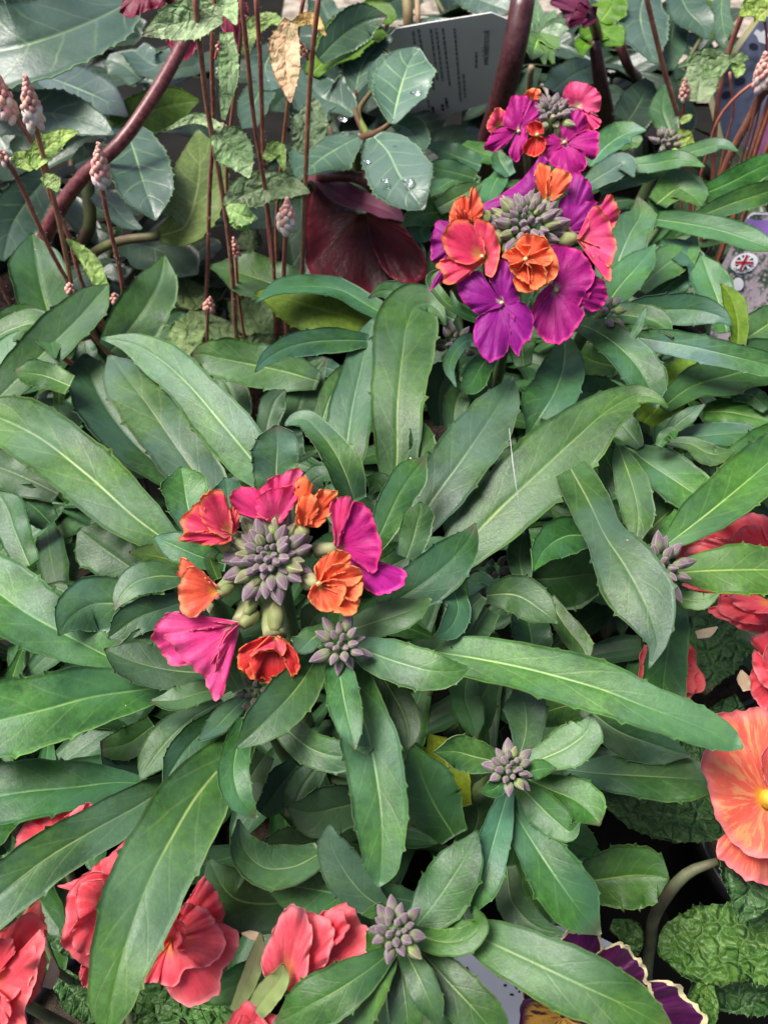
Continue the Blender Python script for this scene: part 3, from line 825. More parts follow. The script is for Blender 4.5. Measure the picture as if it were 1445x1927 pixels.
    L(K, [(1060,1448,24),(1120,1455,56),(1200,1460,86),(1290,1465,88),(1370,1472,20)], .090, .096, tint=(.9,.98,.7))
    L(K, [(1080,1662,56),(1140,1655,106),(1210,1648,116),(1248,1652,66),(1259,1656,8)], .078, .086, tint=(.85,1,.5))
    L(K, [(1020,1560,40),(1070,1580,78),(1120,1602,40)], .080, .084, tint=(.75,.95,.35))
    L(K, [(952,1630,36),(965,1700,62),(1010,1745,50),(1064,1758,5)], .090, .094, tint=(.9,1,.9))
    L(K, [(882,1262,28),(875,1310,56),(890,1360,46),(896,1392,5)], .092, .096, tint=(.8,.95,.55))
    L(K, [(930,1270,28),(905,1320,60),(900,1370,46),(905,1395,5)], .084, .088, tint=(.75,.9,.45))
    L(K, [(870,1600,40),(900,1540,70),(885,1480,60),(865,1450,6)], .082, .086, tint=(.8,.9,.7))
    # third bud rosette
    L(K, [(772,1757,36),(815,1705,96),(850,1655,102),(880,1605,68),(898,1562,4)], .108, .120, tint=(.95,1.05,.55), roll=10)
    L(K, [(763,1750,28),(800,1765,46),(840,1774,52),(880,1766,50),(903,1742,36),(892,1708,5)], .112, .122, tint=(.95,1.1,.7), roll=20)
    L(K, [(838,1744,18),(890,1760,60),(945,1785,96),(1020,1820,120),(1100,1858,126),(1180,1895,108),(1245,1932,55),(1275,1952,6)], .108, .118, .008, tint=(.95,1.12,.65), roll=-4)
    L(K, [(768,1768,22),(800,1800,50),(840,1845,80),(885,1893,92),(940,1955,60),(970,1985,6)], .104, .104, .006, tint=(.95,1.1,.7))
    L(K, [(752,1775,22),(775,1815,46),(797,1860,60),(815,1905,42),(826,1938,4)], .110, .110, .005, tint=(1.0,1.1,.9))
    L(K, [(748,1785,20),(755,1830,42),(762,1880,62),(770,1960,50)], .102, .100, .004, tint=(.9,1.05,.8))
    L(K, [(742,1782,22),(715,1828,58),(690,1870,78),(655,1940,70)], .106, .104, .004, tint=(.95,1.05,.85))
    L(K, [(742,1788,22),(695,1825,66),(640,1862,98),(580,1895,98),(540,1917,58),(512,1928,6)], .110, .106, .006, tint=(.95,1.08,.8), roll=8)
    L(K, [(748,1726,18),(715,1717,34),(682,1722,4)], .116, .122, tint=(1,1.1,1))
    L(K, [(738,1758,18),(710,1770,52),(690,1790,6)], .108, .112, tint=(.9,1.1,.6))
    L(K, [(790,1700,30),(740,1690,50),(700,1685,40)], .092, .096, tint=(.8,.9,.8))
    # darker leaves under the head
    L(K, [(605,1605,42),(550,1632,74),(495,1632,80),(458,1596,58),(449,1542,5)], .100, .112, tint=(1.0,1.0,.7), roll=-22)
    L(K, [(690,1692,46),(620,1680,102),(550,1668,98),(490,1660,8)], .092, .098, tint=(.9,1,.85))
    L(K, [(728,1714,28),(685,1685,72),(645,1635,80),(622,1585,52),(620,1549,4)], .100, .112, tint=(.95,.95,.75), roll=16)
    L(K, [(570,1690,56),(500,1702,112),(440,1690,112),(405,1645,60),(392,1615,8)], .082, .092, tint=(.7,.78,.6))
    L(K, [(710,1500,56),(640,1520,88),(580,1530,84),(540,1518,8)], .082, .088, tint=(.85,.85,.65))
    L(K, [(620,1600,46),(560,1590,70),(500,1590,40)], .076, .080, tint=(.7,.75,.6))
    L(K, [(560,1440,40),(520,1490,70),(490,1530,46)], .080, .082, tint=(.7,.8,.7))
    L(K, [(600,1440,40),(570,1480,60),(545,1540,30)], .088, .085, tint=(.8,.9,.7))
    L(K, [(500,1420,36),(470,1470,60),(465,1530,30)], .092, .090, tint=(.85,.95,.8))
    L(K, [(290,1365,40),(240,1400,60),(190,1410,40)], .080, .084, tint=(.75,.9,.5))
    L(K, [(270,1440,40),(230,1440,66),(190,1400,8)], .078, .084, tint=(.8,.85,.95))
    # upper shoots between the two plants
    L(K, [(722,618,32),(675,602,76),(606,582,96),(530,560,72),(480,552,6)], .096, .108, tint=(1.0,1.1,.45), kind='flip', roll=-6)
    L(K, [(735,598,26),(690,573,36),(640,545,40),(580,538,36),(520,545,26),(482,568,4)], .106, .117, tint=(1.05,1.15,.9), roll=-25)
    L(K, [(600,560,40),(520,535,78),(450,512,72),(395,500,8)], .084, .094, tint=(.95,1.1,.55))
    L(K, [(695,641,24),(650,640,44),(590,643,50),(535,656,42),(495,681,22),(480,699,4)], .110, .118, .003, tint=(1.25,1.3,1.1))
    L(K, [(600,718,36),(540,700,76),(470,685,84),(410,673,72),(375,666,42),(358,668,5)], .098, .106, tint=(1.15,1.25,.95))
    L(K, [(552,800,50),(568,750,62),(590,700,52),(614,672,6)], .088, .100, tint=(.8,.9,.75))
    L(K, [(598,835,28),(610,780,42),(630,730,44),(655,695,28),(677,673,4)], .096, .106, tint=(1,1.1,.9))
    L(K, [(498,835,28),(505,790,44),(520,750,44),(537,733,6)], .092, .100, tint=(.95,1.1,.85))
    L(K, [(785,885,36),(795,845,52),(789,805,34),(785,785,4)], .104, .114, tint=(1.1,1.2,1.0))
    L(K, [(560,860,30),(545,820,50),(540,780,40)], .082, .088, tint=DARK)
    L(K, [(450,800,40),(440,750,64),(420,715,50),(400,705,8)], .080, .086, tint=(.85,.95,.75))
    L(K, [(640,700,24),(600,690,40),(570,705,30)], .086, .090)
leaves_A()

def leaves_B():
    K = 'B'
    L(K, [(855,602,28),(800,575,52),(760,555,46),(716,547,28),(694,560,5)], .112, .120, tint=(1.05,1.15,1.05))
    L(K, [(1138,565,36),(1160,500,76),(1185,440,77),(1206,398,46),(1199,368,4)], .122, .136, tint=SILV, roll=10)
    L(K, [(1128,595,36),(1165,540,66),(1200,500,56),(1233,459,4)], .126, .134, tint=(1.25,1.25,1.35))
    L(K, [(1068,604,22),(1110,617,40),(1160,648,66),(1200,690,76),(1223,732,66),(1236,767,12)], .124, .124, .008, tint=(1.25,1.25,1.35))
    L(K, [(1062,636,22),(1062,680,66),(1045,735,92),(1015,785,77),(993,818,8)], .118, .116, .008, tint=(1.15,1.2,1.15))
    L(K, [(1148,602,22),(1190,590,46),(1260,583,60),(1330,587,52),(1362,599,28),(1376,612,4)], .124, .130, tint=SILV)
    L(K, [(1148,590,28),(1195,595,44),(1235,606,40),(1267,634,4)], .128, .130, tint=(1.2,1.25,1.3))
    L(K, [(1178,632,22),(1230,640,42),(1300,652,52),(1377,670,50),(1450,688,44),(1500,702,8)], .124, .126, .004, tint=SILV, roll=-12)
    L(K, [(1245,768,28),(1300,728,62),(1375,705,82),(1450,680,84),(1520,650,10)], .112, .116, tint=(.95,1.1,.65))
    L(K, [(1212,795,36),(1255,745,72),(1285,690,66),(1292,662,6)], .104, .114, tint=LIME, kind='flip')
    L(K, [(1380,652,36),(1430,620,72),(1490,578,40)], .112, .118, tint=(1.05,1.15,.8))
    L(K, [(1388,655,26),(1387,600,38),(1375,560,36),(1356,533,4)], .122, .130, tint=LIME, kind='flip')
    L(K, [(1368,625,40),(1350,560,68),(1330,510,62),(1319,478,6)], .110, .120, tint=(1.05,1.15,1.0))
    L(K, [(1188,637,12),(1203,610,17),(1216,578,3)], .134, .142, tint=(1.1,1.3,.9), teeth=0)
    L(K, [(945,640,24),(905,690,44),(880,725,40),(862,730,5)], .108, .108, tint=(.95,1.05,.9))
    L(K, [(915,700,28),(900,740,50),(885,780,36)], .096, .098, tint=(.8,.95,.6))
    L(K, [(935,660,18),(880,640,26),(845,690,22),(858,728,4)], .118, .116, tint=(1.1,1.15,1.0))
    L(K, [(860,830,30),(855,775,44),(870,735,40),(890,728,5)], .096, .104, tint=(1,1.1,.85))
    L(K, [(830,800,28),(825,750,52),(845,700,50),(860,690,6)], .090, .096, tint=DARK)
    L(K, [(985,690,30),(985,640,56),(1010,610,40)], .100, .104, tint=(.8,.95,.5))
    L(K, [(1160,690,30),(1120,680,66),(1080,660,50)], .092, .098, tint=(.8,1,.4))
    L(K, [(1180,760,40),(1120,740,64),(1075,735,50)], .088, .094, tint=(.8,.95,.6))
    L(K, [(930,600,16),(880,590,22),(830,560,20),(812,520,18),(830,505,4)], .124, .140, tint=(1.15,1.2,1.0), teeth=0)
    L(K, [(940,615,14),(900,600,20),(862,580,18),(848,545,4)], .126, .138, tint=(1.15,1.2,1.0), teeth=0)
    # behind, round the smaller head
    L(K, [(1110,312,24),(1140,275,46),(1180,250,42),(1216,244,4)], .118, .128, tint=SILV)
    L(K, [(1148,312,18),(1220,308,32),(1290,300,30),(1326,313,4)], .120, .128, tint=(1.2,1.25,1.25))
    L(K, [(1250,300,14),(1310,283,27),(1360,272,22),(1389,284,4)], .116, .124, tint=(1.2,1.3,1.1))
    L(K, [(1128,358,18),(1190,330,40),(1250,312,37),(1302,300,5)], .114, .122, tint=(1.15,1.2,1.2))
    L(K, [(1098,352,22),(1140,325,46),(1175,308,40),(1193,332,5)], .120, .126, tint=SILV)
    L(K, [(1305,372,26),(1370,345,46),(1440,310,44),(1500,288,6)], .112, .120, tint=(1.1,1.25,.9))
    L(K, [(1305,412,22),(1370,385,42),(1430,365,44),(1500,340,8)], .112, .118, tint=(1.1,1.2,.95))
    L(K, [(1236,382,36),(1280,355,62),(1310,375,38),(1320,388,4)], .112, .116, tint=(1.1,1.2,1))
    L(K, [(1232,412,26),(1290,420,43),(1350,432,46),(1420,455,42),(1470,472,6)], .118, .120, tint=(1.2,1.3,1.1))
    L(K, [(1190,420,26),(1230,400,50),(1260,370,40)], .104, .110, tint=(.95,1.1,.8))
    L(K, [(1200,545,30),(1250,500,60),(1290,470,50),(1310,440,8)], .104, .112, tint=(1.1,1.2,1.1))
    L(K, [(1230,560,30),(1280,520,60),(1320,500,50)], .098, .104, tint=(1,1.1,.95))
    L(K, [(1240,460,26),(1280,470,46),(1310,500,40),(1300,540,5)], .110, .110, tint=(1.2,1.3,1.2))
    L(K, [(905,312,28),(850,290,38),(795,268,6)], .104, .112, tint=(1.05,1.15,1.05))
    L(K, [(895,335,28),(840,320,46),(795,312,8)], .108, .114, tint=(1.1,1.2,1.1))
    L(K, [(865,402,32),(810,400,52),(775,412,34),(756,427,4)], .108, .112, tint=(1.15,1.3,.75))
    L(K, [(822,392,28),(870,366,42),(907,344,5)], .112, .118, tint=(1.1,1.2,1.0))
    L(K, [(900,345,24),(870,335,40),(830,350,34),(810,370,4)], .106, .110, tint=(.95,1.05,.95))
    L(K, [(945,320,22),(930,345,40),(915,390,30)], .110, .110, tint=(1,1.1,.9))
    L(K, [(870,270,22),(900,285,40),(945,300,30)], .104, .108, tint=(.9,1.1,.5))
    L(K, [(960,330,22),(940,300,34),(935,280,5)], .112, .118, tint=(.95,1.05,.8))
    L(K, [(1165,280,20),(1180,265,30),(1205,270,26)], .112, .114, tint=(.9,1.2,.5))
    L(K, [(800,455,26),(790,430,36),(810,410,30)], .100, .106, tint=(.9,1,.9))
leaves_B()

def leaves_D():
    K = 'D'
    L(K, [(1245,1032,18),(1301,990,70),(1360,943,96),(1422,891,97),(1490,832,70),(1530,800,8)], .118, .128, .004, tint=(.9,1.05,.5), roll=8)
    L(K, [(1345,918,28),(1385,875,62),(1430,840,67),(1500,788,30)], .110, .116, tint=(1,1.1,.8))
    L(K, [(1176,838,26),(1222,872,72),(1280,910,84),(1335,948,60),(1365,968,8)], .106, .110, tint=(1.1,1.2,.95))
    L(K, [(1164,838,16),(1175,870,46),(1192,920,66),(1201,970,62),(1195,1025,20)], .114, .114, .004, tint=(.95,1.05,.8))
    L(K, [(1172,935,42),(1150,880,52),(1135,845,28),(1126,813,4)], .106, .116, tint=(1,1.15,.7))
    L(K, [(1205,842,16),(1185,815,47),(1160,787,46),(1146,772,6)], .108, .112, tint=(.9,1,.9))
    L(K, [(1252,818,14),(1285,790,33),(1327,760,5)], .112, .120, tint=(1.05,1.15,1.0))
    L(K, [(1258,826,16),(1320,820,41),(1380,815,44),(1440,812,6)], .108, .114, tint=(1,1.1,.85))
    L(K, [(1250,830,12),(1300,836,27),(1340,855,42),(1384,848,4)], .112, .116, tint=(1.15,1.25,1.1))
    L(K, [(1322,775,28),(1370,775,52),(1420,785,56),(1490,805,20)], .104, .110, tint=(.95,1.1,.6))
    L(K, [(1375,745,20),(1410,742,36),(1445,770,30)], .110, .112, tint=(1.1,1.2,1.2))
    L(K, [(1215,1005,46),(1260,962,68),(1310,935,62),(1350,925,8)], .096, .102, tint=(1,1.1,.85))
    L(K, [(1262,1081,14),(1300,1076,56),(1360,1073,89),(1430,1072,93),(1500,1075,70),(1540,1078,8)], .120, .126, tint=(.95,1.1,.6), fold=.1)
    L(K, [(1253,1113,18),(1290,1128,33),(1325,1130,31),(1355,1116,4)], .118, .124, tint=(1,1.15,.7))
    L(K, [(1250,1020,14),(1235,1035,32),(1215,1050,26),(1200,1048,4)], .122, .126, tint=(1,1.2,.6))
    L(K, [(1240,840,14),(1250,822,24),(1262,815,20),(1270,825,4)], .116, .122, tint=(1.1,1.3,.8))
    L(K, [(1290,960,30),(1270,990,44),(1250,1030,20)], .106, .110, tint=(1,1.1,.95))
    L(K, [(1260,1120,20),(1275,1160,34),(1285,1200,26)], .098, .090, tint=(.7,.75,.5))
leaves_D()

def leaves_E():
    K = 'E'
    L(K, [(112,655,36),(95,600,86),(78,540,106),(66,480,88),(60,437,8)], .090, .106, tint=(.75,.9,.75), teeth=0, roll=-10)
    L(K, [(-30,775,40),(35,711,72),(97,649,82),(152,594,80),(187,553,52),(204,534,5)], .104, .116, tint=(1.05,1.1,1.0), roll=8)
    L(K, [(208,662,56),(239,625,92),(277,573,97),(302,520,68),(310,478,4)], .092, .108, tint=(1,1.1,.8), roll=-8)
    L(K, [(-30,648,28),(20,620,52),(65,610,57),(92,640,52),(104,674,6)], .106, .112, tint=(.95,1.15,.7))
    L(K, [(132,726,38),(80,706,52),(40,700,32),(26,697,4)], .110, .116, tint=(.95,1.05,1.0))
    L(K, [(-40,742,50),(10,690,72),(50,648,62),(76,640,6)], .100, .108, tint=(1.05,1.2,.8))
    L(K, [(110,760,18),(112,735,22),(118,715,18)], .100, .104, tint=LIME, teeth=0)
    L(K, [(180,700,24),(165,668,40),(160,640,30)], .090, .096, tint=(.9,1,.9))
    L(K, [(-20,850,40),(30,835,70),(90,830,60),(140,815,8)], .086, .090, tint=(.9,1,.9))
    L(K, [(60,770,36),(110,780,60),(150,800,46)], .084, .086, tint=(.8,.9,.85))
    L(K, [(0,600,26),(30,590,36),(65,585,26)], .096, .100, tint=(.8,1.0,.5))
leaves_E()

# ---- lower leaves nobody traced one by one, on side shoots of each plant
def at_px(x, y, h):
    p = at_h(x, y, h)
    return p[0], p[1]
for key, lst in {
    'A': [((505,1080),.07,24),((640,1240),.07,22),((480,1330),.06,20),((965,1450),.07,22),((745,1750),.07,20),((300,1150),.055,20),((850,1130),.06,20),((620,760),.055,18),((330,850),.05,16),((1050,1200),.05,16),((880,960),.06,14),((560,1560),.05,16),((150,1300),.045,14),((820,1560),.045,14)],
    'B': [((985,560),.07,22),((1150,640),.07,20),((1040,320),.07,20),((1280,600),.065,18),((860,640),.055,16),((1250,380),.065,20),((850,330),.06,14),((1400,380),.06,14),((1100,760),.055,16)],
    'D': [((1240,830),.07,22),((1250,1060),.07,16),((1400,800),.065,18),((1330,950),.06,16),((1130,900),.055,16)],
    'W': [((-40,1250),.06,18),((60,1330),.055,16),((40,1150),.055,16),((80,1450),.05,16),((-60,1500),.055,14),((140,1050),.05,14),((-60,1000),.06,12),((200,1400),.045,12)],
    'E': [((40,720),.06,20),((130,640),.06,18),((230,650),.055,18),((60,900),.05,18),((-60,800),.06,12)]}.items():
    for (px, py), h, n in lst:
        x, y = at_px(px, py, h)
        h *= .72
        shoot(key, x, y, h, int(n*(0.58 if key == 'A' else 0.68)), zmax=h+.016)

# ------------------------------------------------------------------ flowers
Z8 = lambda X, Y: (260 + X/2.676, 860 + Y/2.676)
Z4 = lambda X, Y: (780 + X/3.141, 140 + Y/3.141)
ID = lambda X, Y: (X, Y)

def fan(parent, base, outline, D, db=0.0, dt=0.0, bulge=0.002, mat='pink', ruff=0.0013, z=ID, color=(1, 1, 1), nu=13, nv=56, name='petal', jag=0.035, pleat=0.0, thick=0.0003):
    """A petal fanning out from its claw to an outline; D = distance of the flower, db/dt = offsets of claw and rim (m)."""
    b = np.array(z(*base))
    o = np.array([z(*p) for p in outline])
    ts = np.linspace(0, 1, nv)
    rim = smooth(o, ts)
    k = [rng.uniform(0, 6.3) for _ in range(6)]
    nz = lambda t, f, i: np.sin(2*math.pi*f*t + k[i])
    rad = 1 + jag*(nz(ts, 5.3, 0)*0.5 + nz(ts, 11.7, 1)*0.35 + nz(ts, 19.1, 2)*0.3)*np.sin(math.pi*ts)**0.5
    ruf = (nz(ts, 2.1, 3) + 0.7*nz(ts, 4.7, 4) + 0.35*nz(ts, 9.3, 5))*np.sin(math.pi*ts)**0.4
    fr = nz(ts, 13.3, 1)*.5 + nz(ts, 21.7, 2)*.4
    us = np.linspace(0.004, 1, nu)**0.8
    G = np.zeros((nu, nv, 3)); UV = np.zeros((nu, nv, 2))
    cv = 1-(2*ts-1)**2
    for i, u in enumerate(us):
        pp = b + (rim-b)*(u*(1+(rad-1)*u**3))[:, None]
        dd = D + db*(1-u) + dt*u - bulge*math.sin(math.pi*min(u, 1)*0.9)*cv - 0.35*bulge*cv*u*u + ruff*ruf*u**4 + 0.0005*fr*u**7 + pleat*np.sin(2*math.pi*6*ts + k[0])*u
        for j in range(nv):
            G[i, j] = at_d(pp[j, 0], pp[j, 1], dd[j])
        UV[i, :, 0] = u
        UV[i, :, 1] = ts
    if np.dot(np.cross(G[nu//2, nv//2+1]-G[nu//2, nv//2], G[nu//2+1, nv//2]-G[nu//2, nv//2]), CAM-G[nu//2, nv//2]) < 0:
        G = G[:, ::-1]; UV = UV[:, ::-1]
    return sheet(name, G, UV, [P[mat] if isinstance(mat, str) else mat], parent, thick, color)

def flower(key, head, throat, D, petals, mat, z, stig=None, rt=0.0016, calyx=True, dt=-0.002, step=0.0009, rb=0.0022, **kw):
    """Flower part: green calyx and tube from the head to the throat; its petals are sub-parts."""
    tp = at_d(*z(*throat), D)
    hp = np.asarray(head)
    hp = hp + unit(tp-hp)*0.35*np.linalg.norm(tp-hp)
    vd = unit(tp-CAM)
    hp = hp + vd*0.006
    mid = (tp+hp)/2 + vd*0.0035
    f, _, _ = tube('flower', [hp, mid, tp+vd*0.0012], [0.0007, rb, rt], M_tubef, PLANT[key], n=10, sub=10)
    for i, pe in enumerate(petals):
        m, opts = mat, dict(kw)
        if isinstance(pe, dict):
            opts.update({k_: v_ for k_, v_ in pe.items() if k_ not in ('o', 'm')})
            m = pe.get('m', mat); pe = pe['o']
        d2 = opts.pop('dt', dt)
        fan(f, throat, pe, D, 0.0, d2 - step*i, mat=m, z=z, **opts)
    if stig:
        q = at_d(*z(*stig), D-0.0022)
        tube('stigma', [at_d(*z(*throat), D+0.001), q], [0.0005, 0.0008], M_stig, f, n=8, sub=5)
    return f

# bud: a pointed oval with four faint ridges
def bud_mesh():
    nu, nv = 10, 12
    v, f = [], []
    for i in range(nu):
        t = i/(nu-1)
        r = 0.5*(math.sin(math.pi*min(1, t**0.85))**0.75)*(1-0.25*t)*0.95 + 0.02*(1-t)
        for j in range(nv):
            a = 2*math.pi*j/nv
            rr = r*(1+0.07*math.cos(4*a))
            v.append((rr*math.cos(a), rr*math.sin(a), t*1.25))
    for i in range(nu-1):
        for j in range(nv):
            k = (j+1) % nv
            f.append((i*nv+j, i*nv+k, (i+1)*nv+k, (i+1)*nv+j))
    me = bpy.data.meshes.new('bud')
    me.from_pydata(v, [], f)
    me.materials.append(M_bud)
    uvl = me.uv_layers.new(name='UVMap')
    for p in me.polygons:
        vis = [me.loops[li].vertex_index for li in p.loop_indices]
        wrap = any(q % nv == nv-1 for q in vis) and any(q % nv == 0 for q in vis)
        for li, q in zip(p.loop_indices, vis):
            vv = (q % nv)/nv
            if wrap and q % nv == 0: vv = 1.0
            uvl.data[li].uv = ((q//nv)/(nu-1), vv)
    me.polygons.foreach_set('use_smooth', np.ones(len(f), dtype=bool))
    return me
BUD = bud_mesh()

def bud_cluster(key, x, y, h, rpx, n, size, tilt=(0, -0.25, 1), green=0.3, spread=1.25, dark=1.0, elong=1.0):
    c = at_h(x, y, h)
    R = rpx*depth_of(c)/FPX
    ax = unit(np.array(tilt, float))
    bx, by, _ = BASES[key]
    foot = np.array([bx + (c[0]-bx)*0.25, by + (c[1]-by)*0.25, -0.008])
    st, _, _ = tube('flower_stem', [foot, foot*0.45 + c*0.55 + np.array([0, 0, -0.015]), c - ax*R*0.9, c + ax*R*0.1], [0.0026, 0.0023, 0.0021, 0.0016], M_stemg, PLANT[key], n=10, sub=16)
    e1 = unit(np.cross(ax, [0.2, 1, 0.1])); e2 = np.cross(ax, e1)
    for i in range(n):
        t = (i+0.5)/n
        th = i*2.39996
        ph = spread*math.sqrt(t)*math.pi/2*0.95
        d = ax*math.cos(ph) + (e1*math.cos(th) + e2*math.sin(th))*math.sin(ph)
        sz = size*(0.42 + 0.58*t**0.7)*rng.uniform(0.75, 1.22)*depth_of(c)/FPX
        ln = sz*elong*(1.0+0.25*t)
        d = unit(d + nrg.normal(size=3)*0.07)
        pos = c + d*(R*(0.28+0.28*t)*rng.uniform(.92, 1.1)) - ax*R*0.25 + ax*0.0004*(1-t)
        o = bpy.data.objects.new('bud', BUD)
        COL.objects.link(o)
        o.parent = st
        o.location = Vector(pos) - st.location - PLANT[key].location
        q = Vector(unit(d*0.8 + ax*0.35)).to_track_quat('Z', 'Y')
        o.rotation_mode = 'QUATERNION'
        o.rotation_quaternion = q
        o.scale = (sz*0.92, sz*0.92, ln*0.92)
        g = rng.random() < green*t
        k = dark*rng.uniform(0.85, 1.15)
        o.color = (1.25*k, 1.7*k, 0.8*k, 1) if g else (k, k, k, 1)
    return c, st

# ---- closest head
cA, stA = bud_cluster('A', 503, 1046, .150, 82, 56, 37, tilt=(-.05, -.45, 1), green=0.35, elong=1.05)
dA = depth_of(cA)
F = lambda thr, D, pet, mat, **k: flower('A', cA, thr, D, pet, mat, Z8, **k)
F((470,392), dA+.002, [[(490,385),(510,330),(500,280),(468,250),(450,275),(455,330)],
   [(455,408),(340,370),(225,372),(213,335),(258,262),(310,228),(345,300),(420,370)],
   [(470,420),(400,440),(300,436),(207,410),(228,388),(330,385),(430,395)],
   [(440,410),(335,340),(303,255),(328,192),(380,165),(428,178),(447,240),(475,350)]], 'pink')
F((690,340), dA+.004, [[(600,280),(600,190),(650,120),(720,85),(790,60),(832,72),(822,110),(795,165),(735,290)],
   [(660,310),(570,292),(480,270),(464,215),(475,168),(525,152),(620,165),(680,260)],
   [(660,320),(600,280),(588,220),(640,175),(720,152),(800,155),(792,220),(745,290),(715,330)]], 'rose')
F((830,352), dA+.003, [[(790,340),(798,250),(785,150),(798,112),(840,98),(882,150),(850,220),(840,330)],
   [(850,345),(870,250),(890,190),(930,163),(1003,180),(992,230),(965,290),(905,355)],
   [(815,340),(800,265),(828,192),(878,188),(908,258),(872,335)]], 'orange')
F((1000,458), dA+.003, [[(990,440),(985,330),(963,260),(1000,208),(1052,193),(1083,240),(1045,330),(1015,430)],
   {'o': [(1060,500),(1100,580),(1130,652),(1200,692),(1282,682),(1352,580),(1262,545),(1180,540),(1090,490)], 'm': 'magenta', 'dt': .0, 'color': (1.4, 1.6, 1.5)},
   {'o': [(1010,450),(1020,380),(1060,300),(1090,225),(1142,238),(1192,340),(1222,420),(1216,500),(1190,585),(1120,545),(1050,492)], 'm': 'magenta', 'color': (1.35, 1.3, 1.0)}], 'rose')
F((905,640), dA-.003, [[(900,600),(890,560),(950,490),(1010,468),(1068,500),(1062,560),(990,590)],
   [(960,650),(1100,640),(1132,600),(1120,690),(1108,760),(1072,797),(1008,787),(935,770),(900,720)],
   [(920,620),(950,560),(1045,540),(1122,575),(1130,655),(1100,725),(1000,680)],
   [(900,650),(955,622),(1035,628),(1032,720),(962,782),(890,752),(858,690),(880,650)]], 'orange', dt=-.001, bulge=-.001, stig=(912,640))
F((405,672), dA+.002, [[(380,650),(330,600),(240,585),(196,600),(202,565),(215,513),(252,520),(300,560),(380,630)],
   [(405,695),(330,770),(280,812),(220,780),(203,720),(210,630),(240,568),(290,553),(350,605),(400,660)]], 'orange', color=(1, .95, 1.4))
F((515,835), dA+.004, [[(470,845),(330,820),(230,788),(150,788),(88,840),(78,910),(108,980),(170,1045),(235,1052),(300,1000),(400,900)],
   [(480,870),(440,900),(430,1000),(425,1100),(432,1170),(400,1225),(358,1190),(338,1110),(390,1000),(440,880)],
   [(490,850),(440,900),(400,1000),(362,1105),(300,1090),(240,1030),(180,960),(128,903),(250,878),(380,862)]], 'rose', dt=-.003, rt=.0026, color=(.97, 1.1, 1.2))
F((690,905), dA+.001, [[(720,930),(790,1000),(812,1060),(785,1105),(760,1130),(690,1148),(600,1130),(540,1085),(560,1000),(640,930)],
   [(640,905),(570,930),(508,980),(498,1040),(540,1092),(585,1110),(560,1040),(600,970),(660,930)],
   [(710,905),(765,945),(802,1000),(812,1060),(782,1108),(745,1040),(722,970)],
   {'o': [(640,985),(700,985),(722,1040),(692,1100),(622,1116),(548,1080),(572,1000),(610,975)], 'dt': -.001, 'bulge': -.002},
   {'o': [(660,905),(600,962),(560,1000),(620,975),(680,970),(730,1000),(745,962),(700,900)], 'm': 'pink'}], 'red', rb=.0036, rt=.0034)
# half-open buds and calyces in the ring
for (x0, y0), (x1, y1), r, m in [((600,690),(545,795),.0022,'g'), ((700,730),(688,880),.0034,'g'), ((600,780),(520,850),.003,'g'), ((830,640),(880,640),.0026,'g'), ((450,440),(425,455),.0026,'g'), ((800,420),(840,360),.003,'g'), ((480,650),(405,690),.0024,'g')]:
    p0, p1 = at_d(*Z8(x0, y0), dA+.004), at_d(*Z8(x1, y1), dA+.001)
    tube('calyx', [p0, (p0+p1)/2, p1], [r*.4, r*.75, r*.5], M_tubef, PLANT['A'], n=10, sub=10, color=(.75, .78, .6))
bud_cluster('A', 645, 1213, .138, 46, 20, 28, tilt=(.1, -.35, 1), green=0.05, elong=1.15)
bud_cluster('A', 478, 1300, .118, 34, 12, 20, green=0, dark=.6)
bud_cluster('A', 962, 1446, .126, 44, 24, 26, tilt=(.05, -.2, 1), green=0.1)
bud_cluster('A', 744, 1752, .122, 48, 24, 29, tilt=(0, -.05, 1), green=0.05, dark=.85)
bud_cluster('A', 395, 1122, .128, 24, 9, 18, green=.2, dark=.8)
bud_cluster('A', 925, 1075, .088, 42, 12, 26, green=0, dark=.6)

# ---- the big magenta head and the smaller one behind it
cB, stB = bud_cluster('B', 993, 408, .170, 76, 56, 30, tilt=(0, -.2, 1), green=0.35, elong=1.15)
dB = depth_of(cB)
F = lambda thr, D, pet, mat, **k: flower('B', cB, thr, D, pet, mat, Z4, **k)
F((700,700), dB+.012, [[(690,720),(590,712),(480,800),(390,790),(400,775),(500,715),(600,645),(700,540),(758,468),(782,498),(730,600)]], 'purple', dt=.004)
F((900,925), dB+.008, [[(930,800),(940,700),(918,590),(960,580),(1010,605),(1050,680),(1058,748),(1000,800)],
   [(880,890),(858,745),(920,700),(1000,738),(1082,758),(1062,785),(1030,900),(960,935)]], 'purple', dt=.0, color=(1.1, 1, 1.1))
F((780,745), dB+.006, [[(755,720),(718,650),(712,580),(738,516),(790,540),(805,620),(795,720)],
   [(785,735),(785,620),(830,556),(902,570),(928,600),(902,670),(852,722),(800,745)]], 'orange', dt=-.002)
F((270,980), dB+.004, [[(260,900),(200,868),(140,860),(103,950),(93,1040),(110,1112),(180,1085),(260,1020)],
   [(240,1050),(170,1180),(110,1215),(95,1275),(150,1230),(190,1190),(260,1080)]], 'purple', dt=.002)
F((300,885), dB+.002, [[(260,865),(213,870),(220,780),(288,715),(342,750),(355,850)], [(340,865),(328,720),(345,658),(372,695),(398,830),(370,860)],
   [(250,860),(253,778),(300,808),(335,860)]], 'orange', color=(1, .8, 1))
